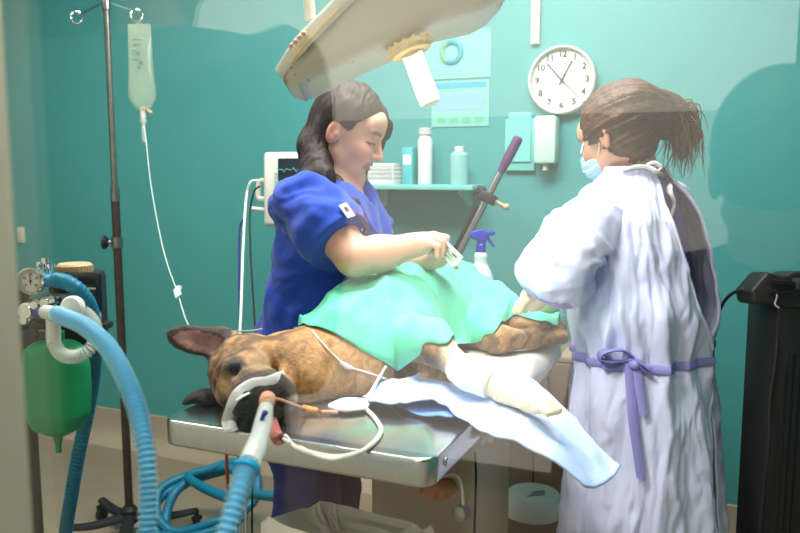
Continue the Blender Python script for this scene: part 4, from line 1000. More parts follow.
# bandage on the foreleg
bw = Sdf(); bw.add(s_chain([P(455, 364, Z=.983), P(468, 375, Z=.972), P(492, 387, Z=.959)], [.0345, .031, .0265], .01))
bw.cut(plane(FL[1]-FL[2], P(459, 367, Z=.980))); bw.cut(plane(FL[3]-FL[2], P(488, 386, Z=.961)))
v, f = mesh_sdf(bw, (-.68, 1.45, .91), (-.40, 1.72, 1.04), .004); v = v+vnormals(v, f)*(.0012*ridge(v*60, 2))[:, None]
o = mesh_obj('bandage', v, f, M['bandage']); tag(o, "white bandage wrapped round the dog's foreleg", 'bandage')
# ---------------------------------------------------------------- mint drape over the dog (height field over body and table)
def height(xy, z1=1.35):
    z = np.full(len(xy), z1); act = np.ones(len(xy), bool)
    for _ in range(70):
        p = np.c_[xy[act], z[act]]; d = dog(p); zz = z[act]-np.clip(d*.8, .0008, .2); z[act] = zz
        k = np.where(act)[0]; act[k[(d < .001) | (zz < TZ)]] = False
        if not act.any(): break
    return np.maximum(z, TZ)
near_px = [(286, 329), (296, 327), (312, 326), (335, 333), (356, 347), (378, 361), (398, 373), (412, 359), (430, 343), (448, 346), (470, 345), (490, 339), (504, 323), (514, 315), (540, 322), (560, 327)]
near = []; near_px = resample(near_px, 90)
for q in near_px:
    h = hit(*q, off=.002)
    if h is None: h = P(*q, Z=.985)
    rr_ = nrm(ray(*q))
    for _ in range(60):
        if height(h[None, :2], 1.3)[0] <= h[2]-.003: break
        h = h-rr_*.004
    near.append(h)
far = [A(-.99, 1.60, 0), A(-1.045, 1.75, 0), A(-1.045, 2.0, 0), A(-1.03, 2.25, 0), A(-.95, 2.42, 0), A(-.72, 2.45, 0), A(-.55, 2.36, 0), A(-.45, 2.30, 0)]
na = np.array(near)
for _ in range(4):
    w_ = np.ones(len(na)); tipi = int(np.argmin(np.abs(near_px[:, 0]-398))); sm = (np.r_[na[:1], na[:-1]]+2*na+np.r_[na[1:], na[-1:]])/4; k_ = np.abs(np.arange(len(na))-tipi) > 2; na[k_] = sm[k_]
near = list(na); near_z = resample(catmull(near, 10), 190)[:, 2]; near = [A(q[0], q[1], 0) for q in near]
S = coons(near, far, [near[0], (near[0]+far[0])/2, far[0]], [near[-1], (near[-1]+far[-1])/2, far[-1]], 190, 90)
H = height(S[..., :2].reshape(-1, 2)).reshape(S.shape[:2])
def blur(H, n):
    for _ in range(n):
        Hp = np.pad(H, 1, mode='edge'); H = (Hp[1:-1, 1:-1]*2+Hp[:-2, 1:-1]+Hp[2:, 1:-1]+Hp[1:-1, :-2]+Hp[1:-1, 2:])/6
    return H
Hs = H
for _ in range(5): Hs = np.maximum(blur(Hs, 8), H)
Hs = blur(Hs, 2); Hs = np.maximum(Hs, H)+.007
q = S.copy(); q[..., 2] = 0
fold = .017*ridge(q*A(7, 5, 1)+fbm(q*3)[..., None]*.9, 2)+.009*ridge(A(3, 1, 7)+q@np.array([[9, 3, 0], [-5, 5, 0], [0, 0, 1]]), 2)+.004*fbm(q*30)
vv = np.linspace(0, 1, 90)[None]; edge = sstep(0, .10, vv); Hs = near_z[:, None]+(Hs-near_z[:, None])*sstep(-.02, .20, vv)
Hs = np.maximum(Hs, H+.0045)
S[..., 2] = Hs+(np.maximum(fold, -.006)+.006)*(.12+.88*edge)
v, f = sheet(S); o = mesh_obj('surgical_drape', v, f, M['drape']); solidify(o, .002, 1)
tag(o, "mint green surgical drape spread over the dog's body", 'drape')
# ---------------------------------------------------------------- blue pad under the foreleg, running over the table edge
nr = [P(362, 396, Z=.905), P(374, 404, Z=.918), P(396, 404, Z=.925), P(432, 400, Z=.930), P(458, 413, Z=.925), P(490, 434, Z=.912), P(517, 446, Z=.895), P(548, 464, Z=.868), P(585, 491, Z=.82)]
fa = [P(392, 378, Z=.925), P(412, 376, Z=.935), P(440, 368, Z=.930), P(457, 359, Z=.925), P(480, 362, Z=.930), P(512, 374, Z=.935), P(537, 384, Z=.928), P(562, 404, Z=.900), P(592, 434, Z=.862), P(621, 465, Z=.815)]
S = coons(nr, fa, [nr[0], P(376, 387, Z=.915), fa[0]], [nr[-1], P(606, 480, Z=.815), fa[-1]], 110, 50)
Hd = height(S[..., :2].reshape(-1, 2), 1.2).reshape(S.shape[:2]); leg2 = S[..., 0] < -.38
q = S.copy(); q[..., 2] = 0
S[..., 2] += .005*ridge(q*A(10, 10, 0)+fbm(q*4)[..., None], 2)+.003*fbm(q*22)-.012*sstep(.4, .0, np.abs(S[..., 0]+.30)/.1)*0
u = np.linspace(0, 1, 110)[:, None]; S[..., 2] += .010*np.sin(u*9+3*np.linspace(0, 1, 50)[None])*u
v, f = sheet(S); o = mesh_obj('absorbent_pad', v, f, M['pad']); solidify(o, .004, -1)
tag(o, 'pale blue pad under the bandaged foreleg, hanging off the table edge', 'pad')
nr2 = [P(393, 402, Z=TZ+.004), P(402, 411, Z=TZ+.005), P(425, 418, Z=TZ+.006), P(450, 420, Z=TZ+.012), P(472, 416, Z=TZ+.012), P(494, 431, Z=TZ+.006)]
fa2 = [P(388, 392, Z=TZ+.004), P(410, 385, Z=TZ+.012), P(430, 380, Z=TZ+.014), P(455, 385, Z=TZ+.014), P(478, 390, Z=TZ+.012), P(500, 410, Z=TZ+.008)]
S = coons(nr2, fa2, [nr2[0], fa2[0]], [nr2[-1], fa2[-1]], 50, 24); q = S.copy(); q[..., 2] = 0; S[..., 2] += .004*(ridge(q*14, 2)+.6)
v, f = sheet(S); o = mesh_obj('absorbent_pad', v, f, M['pad_under']); solidify(o, .003, 1); tag(o, 'darker blue folded pad peeking out under the pale blue pad', 'pad')
# ---------------------------------------------------------------- lines and small fittings round the dog
def tline(name, label, pts, r, m_, sub=10): o = MB().tube(pts, r, n=8, sub=sub).build(name, m_); tag(o, label, 'line'); return o
w = thing('sensor_lead', 'white sensor lead looping across the table in front of the dog', 'lead', P(335, 457, Z=TZ))
MB().tube(on_table([(285, 436), (294, 446), (312, 453), (337, 457), (360, 452), (376, 440), (381, 429), (374, 417), (366, 408), (368, 398)], TZ+.0055), .0048, n=10, sub=10).build('lead', M['cord_white'], w)
MB().tube(on_table([(300, 447), (315, 455), (332, 459), (345, 457)], TZ+.0045), .0035, n=8, sub=8).build('second_strand', M['cord_white'], w)
m = MB(); e = hits([(273, 427), (279, 436)], .006)+[P(285, 440, Z=TZ+.012)]; m.tube(e, [.007, .008, .006], n=10, sub=5, flat=(1, .7)); m.build('clip', M['black'], w)
m = MB(); c_ = P(283, 438.5, Z=TZ+.016); m.tube([c_, P(290, 443, Z=TZ+.010)], .0035, n=8, sub=1); m.build('clip_tip', M['white_plastic'], w)
S = coons(on_table([(329, 405), (345, 399), (369, 400)], TZ+.012), on_table([(330, 408), (345, 411), (366, 409)], TZ+.010), on_table([(329, 405), (328, 407), (330, 408)], TZ+.011), on_table([(369, 400), (370, 405), (366, 409)], TZ+.011), 20, 10)
v, f = sheet(S); o = mesh_obj('gauze_swab', v, f, M['bandage']); solidify(o, .007); tag(o, "small white folded gauze on the table in front of the dog's chest", 'gauze')
cuf = thing('cuff_line', 'pink inflation line with orange valve lying in front of the dog', 'line', P(310, 408, Z=TZ))
pts = hits([(274, 398), (284, 401)], .004)+[P(297, 406, Z=TZ+.03), P(306, 409, Z=TZ+.012)]
MB().tube(pts, .0032, n=8, sub=8).build('line', M['peach'], cuf)
MB().tube([P(303, 407, Z=TZ+.014), P(309, 410, Z=TZ+.010), P(318, 411, Z=TZ+.009)], [.006, .009, .006], n=12, sub=5).build('valve', M['orange'], cuf)
MB().tube([P(322, 412, Z=TZ+.007), P(338, 412.5, Z=TZ+.007)], .0045, n=10, sub=1).build('valve_tip', M['peach'], cuf)
MB().tube([P(316, 411, Z=TZ+.008), P(324, 412, Z=TZ+.007)], .003, n=8, sub=1).build('joint', M['redtube'], cuf)
ivl = thing('neck_line', "clear line with white port taped along the dog's neck", 'line', hits([(345, 365)])[0])
MB().tube(hits([(312, 331), (325, 346), (338, 359), (346, 366), (358, 370), (372, 374), (386, 379)], .003), .0026, n=8, sub=8).build('line', see_through('neck tubing', srgb(235, 230, 225), .25), ivl)
MB().tube(hits([(340, 362), (346, 366), (352, 368)], .005), [.004, .0065, .004], n=10, sub=5).build('port', M['white_plastic'], ivl)
tline('white_strap', "thin white strap running from the dog's chest to the blue pad", hits([(386, 366), (380, 376)], .005)+[P(372, 390, Z=.935), P(366, 398, Z=.925)], .0032, M['cord_white'])
# ---------------------------------------------------------------- human head and hand helpers
def head_ops(sd, c, F, U, S, k=1.0, ears=(-1, 1), mouth=True):
    L = lambda f, u, s: c+k*(F*f+U*u+S*s); B = np.stack([F, U, S], 1)
    E = lambda p, r: s_ell(L(*p), np.array(r)*k, B)
    sd.add(E((-.012, .035, 0), (.094, .090, .074)), .02)
    sd.add(E((.028, -.028, 0), (.064, .088, .060)), .03)
    for s in (-1, 1): sd.add(s_cone(L(.0, -.055, s*.052), L(.066, -.094, s*.014), .018*k, .017*k), .02)
    sd.add(E((.074, -.096, 0), (.020, .017, .020)), .014)
    sd.add(E((.068, .045, 0), (.024, .036, .052)), .02)
    for s in (-1, 1):
        sd.add(E((.066, -.026, s*.036), (.024, .024, .020)), .02)
        sd.sub(E((.097, .006, s*.032), (.018, .013, .018)), .014)
        sd.add(E((.074, .006, s*.032), (.0145, .012, .0165)), .004)
        sd.add(s_cone(L(.086, .028, s*.014), L(.078, .030, s*.046), .006*k, .005*k), .010)
    sd.add(s_cone(L(.086, .012, 0), L(.108, -.028, 0), .0075*k, .0105*k), .010)
    sd.add(E((.106, -.030, 0), (.011, .010, .010)), .006)
    for s in (-1, 1):
        sd.add(E((.095, -.033, s*.011), (.010, .008, .0075)), .005)
        sd.sub(E((.103, -.041, s*.007), (.004, .003, .003)), .003)
    if mouth:
        sd.add(E((.086, -.054, 0), (.013, .0072, .022)), .005); sd.add(E((.084, -.068, 0), (.013, .008, .019)), .005)
        sd.sub(s_cone(L(.098, -.0610, -.017), L(.098, -.0610, .017), .0028*k, .0028*k), .004)
        sd.sub(E((.094, -.079, 0), (.008, .005, .016)), .008)
    for s in ears:
        R = np.stack([nrm(F*.95-S*s*.30), U, nrm(S*s*.95+F*.30)], 1)
        sd.add(s_ell(L(-.012, -.008, s*.077), np.array((.019, .033, .009))*k, R), .006)
        sd.sub(s_ell(L(-.008, -.004, s*.087), np.array((.010, .020, .007))*k, R), .005)
        sd.add(s_ell(L(-.004, -.010, s*.079), np.array((.004, .007, .005))*k, R), .004)
    return L
def head_color(V, c, F, U, S, k, base, lip):
    q = (V-c)/k; f, u, s = q@F, q@U, q@S; col = np.tile(np.array(base), (len(V), 1)); mx = lambda a, b, w: a*(1-w[:, None])+np.asarray(b)*w[:, None]
    near = (np.abs(f) < .16) & (np.abs(u) < .16) & (np.abs(s) < .12)
    col = mx(col, np.array(base)*A(1.05, .80, .78), sstep(.045, .015, np.sqrt((f-.075)**2+(u+.03)**2+(np.abs(s)-.042)**2))*.55)
    col = mx(col, np.array(base)*A(1.05, .78, .75), sstep(.03, .01, np.sqrt((f-.11)**2+(u+.03)**2+s**2))*.4)
    col = mx(col, np.array(base)*A(1.0, .76, .72), near*sstep(.068, .078, np.abs(s))*.5)
    col = mx(col, lip, sstep(.0135, .009, np.abs(u+.061))*sstep(.024, .016, np.abs(s))*(f > .078))
    br = sstep(.007, .0035, np.abs(u-.031-.10*(np.abs(s)-.03)*(np.abs(s) < .04)))*(np.abs(s) > .012)*(np.abs(s) < .052)*(f > .05); col = mx(col, srgb(96, 62, 48), br*.75)
    ls = sstep(.0035, .0015, np.abs(u-.0015+.12*np.abs(np.abs(s)-.032)))*(np.abs(np.abs(s)-.032) < .018)*(f > .062); col = mx(col, srgb(58, 38, 32), ls*.9)
    return col
def finger(sd, pts, r0, r1, k=.004): sd.add(s_chain(pts, list(np.linspace(r0, r1, len(pts))), .003), k)
SKIN = np.array(srgb(226, 172, 148)); LIP = srgb(196, 116, 112)
cloth_noise = lambda V, a: a*ridge(V*A(9, 9, 5)+fbm(V*4)[:, None]*1.2, 2)+a*.45*fbm(V*24, 2)
# ================================================================ woman in blue scrubs
Fw = nrm(RT*.97-nrm(A(FW[0], FW[1], 0))*.24); Sw = nrm(np.cross(Fw, Z_))      # Sw = her right side, towards the viewer
if np.dot(Sw, FW) > 0: Sw = -Sw
MW = lambda px, py, d=2.20: P(px, py, d=d)
hc = MW(348, 132, 2.17); tilt = math.radians(24)
yaw = math.radians(0); Fh = nrm(Fw*math.cos(tilt)-Z_*math.sin(tilt)); Uh = nrm(Z_*math.cos(tilt)+Fw*math.sin(tilt)); Sh = np.cross(Fh, Uh); KH = 1.03
shN = MW(305, 204, 2.03); shF = MW(326, 200, 2.36); nb = (shN+shF)/2+A(0, 0, .03)
elN = MW(354, 257, 1.93); wrN = MW(411, 246, 1.96); elF = MW(386, 266, 2.28); wrF = MW(420, 262, 2.10)
fc = nrm(FH)
W = Sdf()
Lw = head_ops(W, hc, Fh, Uh, Sh, KH)
W.add(s_cone(hc-Uh*.055*KH-Fh*.018, nb+Fw*.03, .056, .066), .02)
W.add(s_ell(nb-Z_*.02+Fw*.01, (.13, .16, .05), np.stack([Fw, Sw, Z_], 1)), .05)
W.add(s_chain([shN+Fw*.03, shN*.5+elN*.5+Fw*.01, elN], [.062, .056, .047], .02), .02)
W.add(s_chain([elN, elN*.55+wrN*.45-Z_*.004, wrN], [.048, .044, .031], .02), .012)
W.add(s_chain([shF+Fw*.03, elF, wrF], [.06, .048, .030], .02), .02)
# right hand: back of hand up, fingers curled down round the card
hx = nrm(MW(432, 240, 1.96)-wrN); kn = [MW(429, 243, 1.925), MW(432, 238.5, 1.945), MW(434, 236, 1.968), MW(434, 236, 1.99)]
W.add(s_cone(wrN, wrN*.5+kn[1]*.5-Z_*.004, .029, .029), .012)
for q in kn: W.add(s_cone(wrN+hx*.02, q, .021, .0125), .012)
pip = [MW(438, 246, 1.915), MW(443, 241, 1.935), MW(446, 238, 1.962), MW(445, 238.5, 1.985)]
tip = [MW(437, 256, 1.925), MW(441.5, 254, 1.940), MW(444.5, 251, 1.962), MW(446, 249, 1.98)]
for q, a, b, r in zip(kn, pip, tip, (.0085, .0095, .0100, .0098)): finger(W, [q, a, b], r*1.12, r*.82)
finger(W, [wrN+hx*.025+FH*.02-Z_*.012, MW(431, 252, 2.0), MW(441, 254, 1.985)], .0135, .0085, .006)
# left hand, mostly hidden, cupped below
hl = nrm(MW(440, 258, 2.05)-wrF); 
W.add(s_cone(wrF, wrF+hl*.07, .029, .026), .012)
for k in range(4):
    q = wrF+hl*.085+FH*(.03-.02*k)*1.0; finger(W, [wrF+hl*.05+FH*(.02-.013*k), q, q+hl*.028-Z_*.010, q+hl*.040-Z_*.028], .0095, .0075)
finger(W, [wrF+hl*.03-FH*.02+Z_*.01, wrF+hl*.07-FH*.028+Z_*.02, wrF+hl*.10-FH*.02+Z_*.015], .012, .0085, .006)
v, f = mesh_sdf(W, np.minimum.reduce([hc-.16, elN-.1, shN-.1]), np.maximum.reduce([hc+.16, MW(450, 235, 2.1)+.05, shF+.1, elF+.06]), .0042)
col = head_color(v, hc, Fh, Uh, Sh, KH, SKIN, LIP); col = col*(1+.05*fbm(v*14))[:, None]
WM = thing('person', 'woman in royal blue scrubs with long dark hair, looking down at a card', 'person', A(-1.24, 2.0, 0))
wb = mesh_obj('body', v, f, M['skin'], WM, col=np.clip(col, 0, 1))
# scrub top
T = Sdf(); BW = np.stack([Fw, Sw, Z_], 1)
hipc = MW(314, 335, 2.22); chc = MW(331, 234, 2.2); wst = MW(322, 288, 2.2)
T.add(s_ell(chc+Fw*.01, (.134, .192, .165), BW), .03); T.add(s_ell(chc+Fw*.055-Z_*.012+Sw*.07, (.088, .088, .085), BW), .04); T.add(s_ell(chc+Fw*.055-Z_*.012-Sw*.07, (.088, .088, .085), BW), .04)
T.add(s_ell(wst, (.130, .175, .16), BW), .08); T.add(s_ell(hipc-Z_*.02, (.155, .195, .17), BW), .09)
T.add(s_ell(nb-Z_*.035, (.115, .185, .058), BW), .06)
slv = shN*.42+elN*.58
sdir = nrm(elN-shN); fsl = shF*.45+elF*.55; fdir = nrm(elF-shF)
NS = Sdf(); NS.add(s_chain([shN, slv, slv+sdir*.08], [.076, .084, .092], .02)); NS.cut(plane(sdir, slv+sdir*.035), .006); T.add(NS, .035)
FS = Sdf(); FS.add(s_chain([shF, fsl, fsl+fdir*.08], [.076, .084, .092], .02)); FS.cut(plane(fdir, fsl+fdir*.03), .006); T.add(FS, .035)
T.sub(s_ell(nb+Fw*.055+Z_*.045, (.085, .075, .075), BW), .008); T.sub(s_cone(nb+Fw*.11+Z_*.02, nb+Fw*.16-Z_*.09, .045, .008), .008)
T.cut(plane((0, 0, -1), (0, 0, .80)))
v, f = mesh_sdf(T, np.minimum(hipc-.26, shN-.14)*A(1, 1, 0)+A(0, 0, .78), np.maximum(np.maximum(hipc+.26, chc+.28), shF+.14), .0065)
hq = np.abs((v-slv)@sdir-.035); hw_ = sstep(.012, .06, hq); hw_ = np.where(np.linalg.norm(v-slv, axis=1) < .2, hw_, 1)
nn = vnormals(v, f); v = v+(hw_[:, None])*nn*(cloth_noise(v, .008)+.007*ridge(np.stack([(v@Fw)*6+(v[:, 2])*9, v@Sw*5, v[:, 2]*3-(v@Fw)*4], 1), 2))[:, None]
top = mesh_obj('scrub_top', v, f, M['scrub_blue'], WM)
tr_ = Sdf(); hp = A(hipc[0], hipc[1], .86)
for s in (-1, 1): tr_.add(s_chain([hp+Sw*s*.085, hp+Sw*s*.10-Z_*.42+Fw*.01, hp+Sw*s*.105-Z_*.80], [.112, .083, .072], .03), .03)
tr_.add(s_ell(hp, (.15, .185, .12), BW), .05)
v, f = mesh_sdf(tr_, hp-A(.32, .32, .84), hp+A(.32, .32, .16), .008); v = v+vnormals(v, f)*cloth_noise(v, .007)[:, None]; v[:, 2] = np.maximum(v[:, 2], .03)
mesh_obj('scrub_trousers', v, f, M['scrub_navy'], WM)
def shoe(parent, c, F, m):
    s = Sdf(); c = A(c[0], c[1], 0); s.add(s_cone(c+Z_*.045-F*.05, c+Z_*.035+F*.14, .045, .036), .02); s.add(s_cone(c+Z_*.07-F*.03, c+Z_*.05+F*.06, .042, .036), .02); s.cut(plane((0, 0, -1), (0, 0, .002)))
    v, f = mesh_sdf(s, c-A(.25, .25, .02), c+A(.25, .25, .16), .008); mesh_obj('shoe', v, f, m, parent)
for s in (-1, 1): shoe(WM, hp+Sw*s*.105, Fw, M['shoe'])
# hair: parted cap, long back fall, front lock on the far side
hr = Sdf(); LB = np.stack([Fh, Uh, Sh], 1); Lh = lambda a, b, c_: hc+KH*(Fh*a+Uh*b+Sh*c_)
hr.add(s_ell(Lh(-.016, .036, 0), np.array((.097, .097, .083))*KH, LB), .02)
hr.sub(s_ell(Lh(.10, -.010, .01), np.array((.084, .088, .12))*KH, LB), .02)
hr.sub(s_cone(Lh(-.008, -.012, .075), Lh(-.008, -.012, .12), .030*KH, .036*KH), .012)
hr.sub(s_cone(Lh(.03, -.03, .065), Lh(.02, -.05, .12), .034*KH, .04*KH), .012)
hr.sub(s_ell(Lh(-.0, -.12, 0), np.array((.09, .06, .12))*KH, LB), .01)
hr.add(s_chain([Lh(-.066, .0, .015), Lh(-.070, -.06, .02), MW(316, 166, 2.14), MW(306, 180, 2.08)], [.036, .036, .040, .024], .03), .03)
hr.add(s_chain([Lh(-.056, -.01, .050), Lh(-.060, -.07, .056), MW(322, 178, 2.08), MW(322, 192, 2.05)], [.024, .034, .030, .010], .02), .02)
hr.add(s_chain([Lh(-.045, -.10, .03), MW(337, 186, 2.12), MW(350, 205, 2.085), MW(360, 222, 2.07), MW(366, 236, 2.06)], [.020, .018, .019, .015, .004], .02), .012)
hr.add(s_chain([Lh(.050, .080, -.050), Lh(.074, .045, -.066), Lh(.068, -.01, -.076), Lh(.045, -.08, -.07), MW(362, 195, 2.28)], [.018, .017, .016, .020, .012], .02), .012)
hr.add(s_chain([Lh(-.06, .0, -.05), Lh(-.07, -.08, -.06), MW(330, 195, 2.32)], [.04, .05, .03], .02), .02)
v, f = mesh_sdf(hr, hc-A(.26, .26, .30), hc+A(.26, .26, .18), .0045)
g = v-hc; nn = vnormals(v, f)
v = v+nn*(.004*ridge(np.stack([g@Sh*45, g@Fh*45+(g@Uh)*8, (g@Uh)*4], 1), 2))[:, None]
hair = mesh_obj('hair', v, f, M['hair_dark'], WM)
# badge, lanyard and pens
def near_surf(px, py, sd, d0=1.5, off=.004):
    h = hit(px, py, sd, off, d0); return h if h is not None else P(px, py, d=2.0)
ls = MB(); ls.tube([near_surf(*q, T) for q in ((338, 187), (346, 198), (356, 212), (366, 226), (372, 238))], .0045, n=8, sub=6, flat=(1.5, .5)); ls.build('lanyard', M['purple'], WM)
ls = MB(); ls.tube([near_surf(*q, T) for q in ((358, 200), (366, 216), (374, 230), (381, 240))], .0042, n=8, sub=6, flat=(1.5, .5)); ls.build('lanyard', M['scrub_purple'], WM)
bc = near_surf(346.5, 211.5, T, off=.006); bn_ = nrm(np.array([float(T((bc+e)[None])[0]-T((bc-e)[None])[0]) for e in np.eye(3)*.02])); bu = P(343, 204, d=2)-P(349.5, 220, d=2); bu = nrm(bu-np.dot(bu, bn_)*bn_); bs_ = nrm(np.cross(bu, bn_)); 
bc = bc+bn_*.004; bd = MB().box(bc, (.024, .042, .003), np.stack([bs_, bu, bn_], 1), .001).build('name_badge', M['paper'], WM)
m = MB(); m.box(bc+bn_*.002+bu*.003, (.009, .014, .001), np.stack([bs_, bu, bn_], 1)); m.build('badge_photo', M['ink_grey'], bd, smooth=False)
for k, (x, y) in enumerate(((362, 231), (366, 233))):
    q = near_surf(x, y, T, off=.006); MB().tube([q, q+Z_*.03-Fw*.006], .0032, n=8, sub=1).build('pen', M['offwhite'] if k == 0 else M['orange'], WM)
# card in her hand
c4 = [P(444.5, 238, d=1.955), P(463, 256, d=1.955), P(451.5, 268.5, d=1.965), P(437.5, 252, d=1.965)]
u = nrm(c4[1]-c4[0]); w0 = c4[3]-c4[0]; n = nrm(np.cross(u, w0)); w = np.cross(n, u); cc = sum(c4)/4; hw = np.linalg.norm(c4[1]-c4[0]); hh = np.linalg.norm(w0)*.95
if np.dot(n, FW) > 0: n = -n
R = np.stack([u, w, n], 1)
cdx = thing('card', 'small white printed card held in the hand of the woman in blue', 'card', cc-Z_*.03)
MB().box(cc, (hw, hh, .006), R, .0025).build('card_body', M['white_plastic'], cdx)
m = MB(); m.box(cc+n*.0032-u*.002, (hw*.80, hh*.72, .0008), R); m.build('printed_area', mat('pale sage print', srgb(186, 200, 186), .6), cdx, smooth=False)
m = MB()
for a, b, c_, d_ in ((-.3, .2, .12, .10), (-.1, .25, .14, .06), (.1, .2, .2, .05), (.1, .0, .2, .05), (-.2, -.1, .3, .05), (.2, -.2, .22, .10), (-.25, -.25, .15, .08)): m.box(cc+n*.0038+u*hw*a*.9+w*hh*b*.9, (hw*c_, hh*d_, .0006), R)
m.build('print_marks', M['ink_grey'], cdx, smooth=False)
# ================================================================ surgeon in a lavender gown, seen from behind
R0 = A(-.285, 2.13, 0)+A(.919, .395, 0)*.075
Fr = nrm(-RT*.86+FH*.5); Sr = nrm(np.cross(Fr, Z_))
if np.dot(Sr, FW) > 0: Sr = -Sr          # Sr points to the viewer's side (her left)
BR = np.stack([Fr, Sr, Z_], 1)
MR = lambda px, py, d=2.08: P(px, py, d=d)
hcR = MR(614, 137, 2.07); t2 = math.radians(24)
FhR = nrm(nrm(-RT*.70+FH*.71)*math.cos(t2)-Z_*math.sin(t2)); UhR = nrm(Z_*math.cos(t2)+nrm(-RT*.70+FH*.71)*math.sin(t2)); UhR = nrm(UhR-np.dot(UhR, FhR)*FhR); ShR = np.cross(FhR, UhR); KR = .93
RM = thing('person', 'person in pale lavender surgical gown with messy brown ponytail, seen from behind', 'person', A(R0[0], R0[1], 0))
nbR = MR(640, 182, 2.12); shNR = MR(602, 212, 1.99); shFR = MR(668, 206, 2.26)
D = Sdf(); LR = head_ops(D, hcR, FhR, UhR, ShR, KR)
D.add(s_cone(LR(-.03, -.05, 0), nbR, .052, .062), .02); D.add(s_ell(nbR-Z_*.05, (.09, .15, .06), BR), .04)
elR = MR(566, 254, 1.92); wrR = MR(551, 286, 1.955); haR = MR(527, 303, 2.03)
D.add(s_chain([shNR, elR, wrR], [.055, .045, .03], .02), .02)
elF2 = MR(600, 262, 2.36); wrF2 = MR(548, 300, 2.30)
D.add(s_chain([shFR, elF2, wrF2], [.055, .045, .03], .02), .02)
v, f = mesh_sdf(D, np.minimum.reduce([hcR-.16, elR-.08, wrR-.08, elF2-.08, wrF2-.06]), np.maximum.reduce([hcR+.16, shFR+.1, elF2+.08, shNR+.1]), .0048)
col = head_color(v, hcR, FhR, UhR, ShR, KR, np.array(srgb(222, 166, 138)), LIP)
mesh_obj('body', v, f, M['skin'], RM, col=np.clip(col, 0, 1))
# gloved hands
def glove(w, h, side, thumb):
    g = Sdf(); x = nrm(h-w); g.add(s_cone(w-x*.03, w+x*.01, .034, .031), .01); g.add(s_cone(w, w+x*.075, .030, .034), .02)
    for k in range(4):
        b = w+x*.078+side*(.030-.020*k); L = (.042, .05, .048, .036)[k]; dn_ = nrm(x-Z_*.9); finger(g, [b-x*.02, b+x*L*.5, b+x*L*.6+dn_*L*.5], .0105, .008)
    finger(g, [w+x*.02+side*.02*thumb, w+x*.05+side*.045*thumb-Z_*.01, w+x*.08+side*.04*thumb-Z_*.025], .013, .009, .006)
    v, f = mesh_sdf(g, np.minimum(w, h)-.12, np.maximum(w, h)+.12, .0042); mesh_obj('glove', v, f, M['glove'], RM)
glove(wrR, haR, nrm(np.cross(Z_, haR-wrR)), 1); h2 = wrF2+nrm(-RT-Z_*.35)*.05; glove(wrF2, h2, nrm(np.cross(Z_, h2-wrF2)), -1)
# scrubs under the gown
U_ = Sdf(); ch = A(R0[0], R0[1], 1.22)-Fr*.0
U_.add(s_ell(ch-Z_*.03, (.10, .165, .19), BR), .05); U_.add(s_ell(A(R0[0], R0[1], 1.0), (.115, .165, .2), BR), .08); U_.add(s_ell(A(R0[0], R0[1], 1.335)+Fr*.03, (.07, .12, .05), BR), .05)
U_.sub(s_ell(nbR+Z_*.03, (.075, .07, .06), BR), .01); U_.cut(plane((0, 0, -1), (0, 0, .82)))
v, f = mesh_sdf(U_, A(R0[0]-.32, R0[1]-.32, .80), A(R0[0]+.32, R0[1]+.32, 1.52), .008); v = v+vnormals(v, f)*cloth_noise(v, .005)[:, None]
mesh_obj('scrub_top', v, f, M['scrub_purple'], RM)
tr_ = Sdf(); hp = A(R0[0], R0[1], .88)
for s in (-1, 1): tr_.add(s_chain([hp+Sr*s*.08, hp+Sr*s*.085-Z_*.42, hp+Sr*s*.09-Z_*.82], [.10, .075, .065], .03), .03)
tr_.add(s_ell(hp, (.12, .16, .12), BR), .05)
v, f = mesh_sdf(tr_, hp-A(.3, .3, .86), hp+A(.3, .3, .16), .009); v = v+vnormals(v, f)*cloth_noise(v, .006)[:, None]; v[:, 2] = np.maximum(v[:, 2], .03)
mesh_obj('scrub_trousers', v, f, M['scrub_navy'], RM)
for s in (-1, 1): shoe(RM, hp+Sr*s*.09, Fr, M['shoe'])
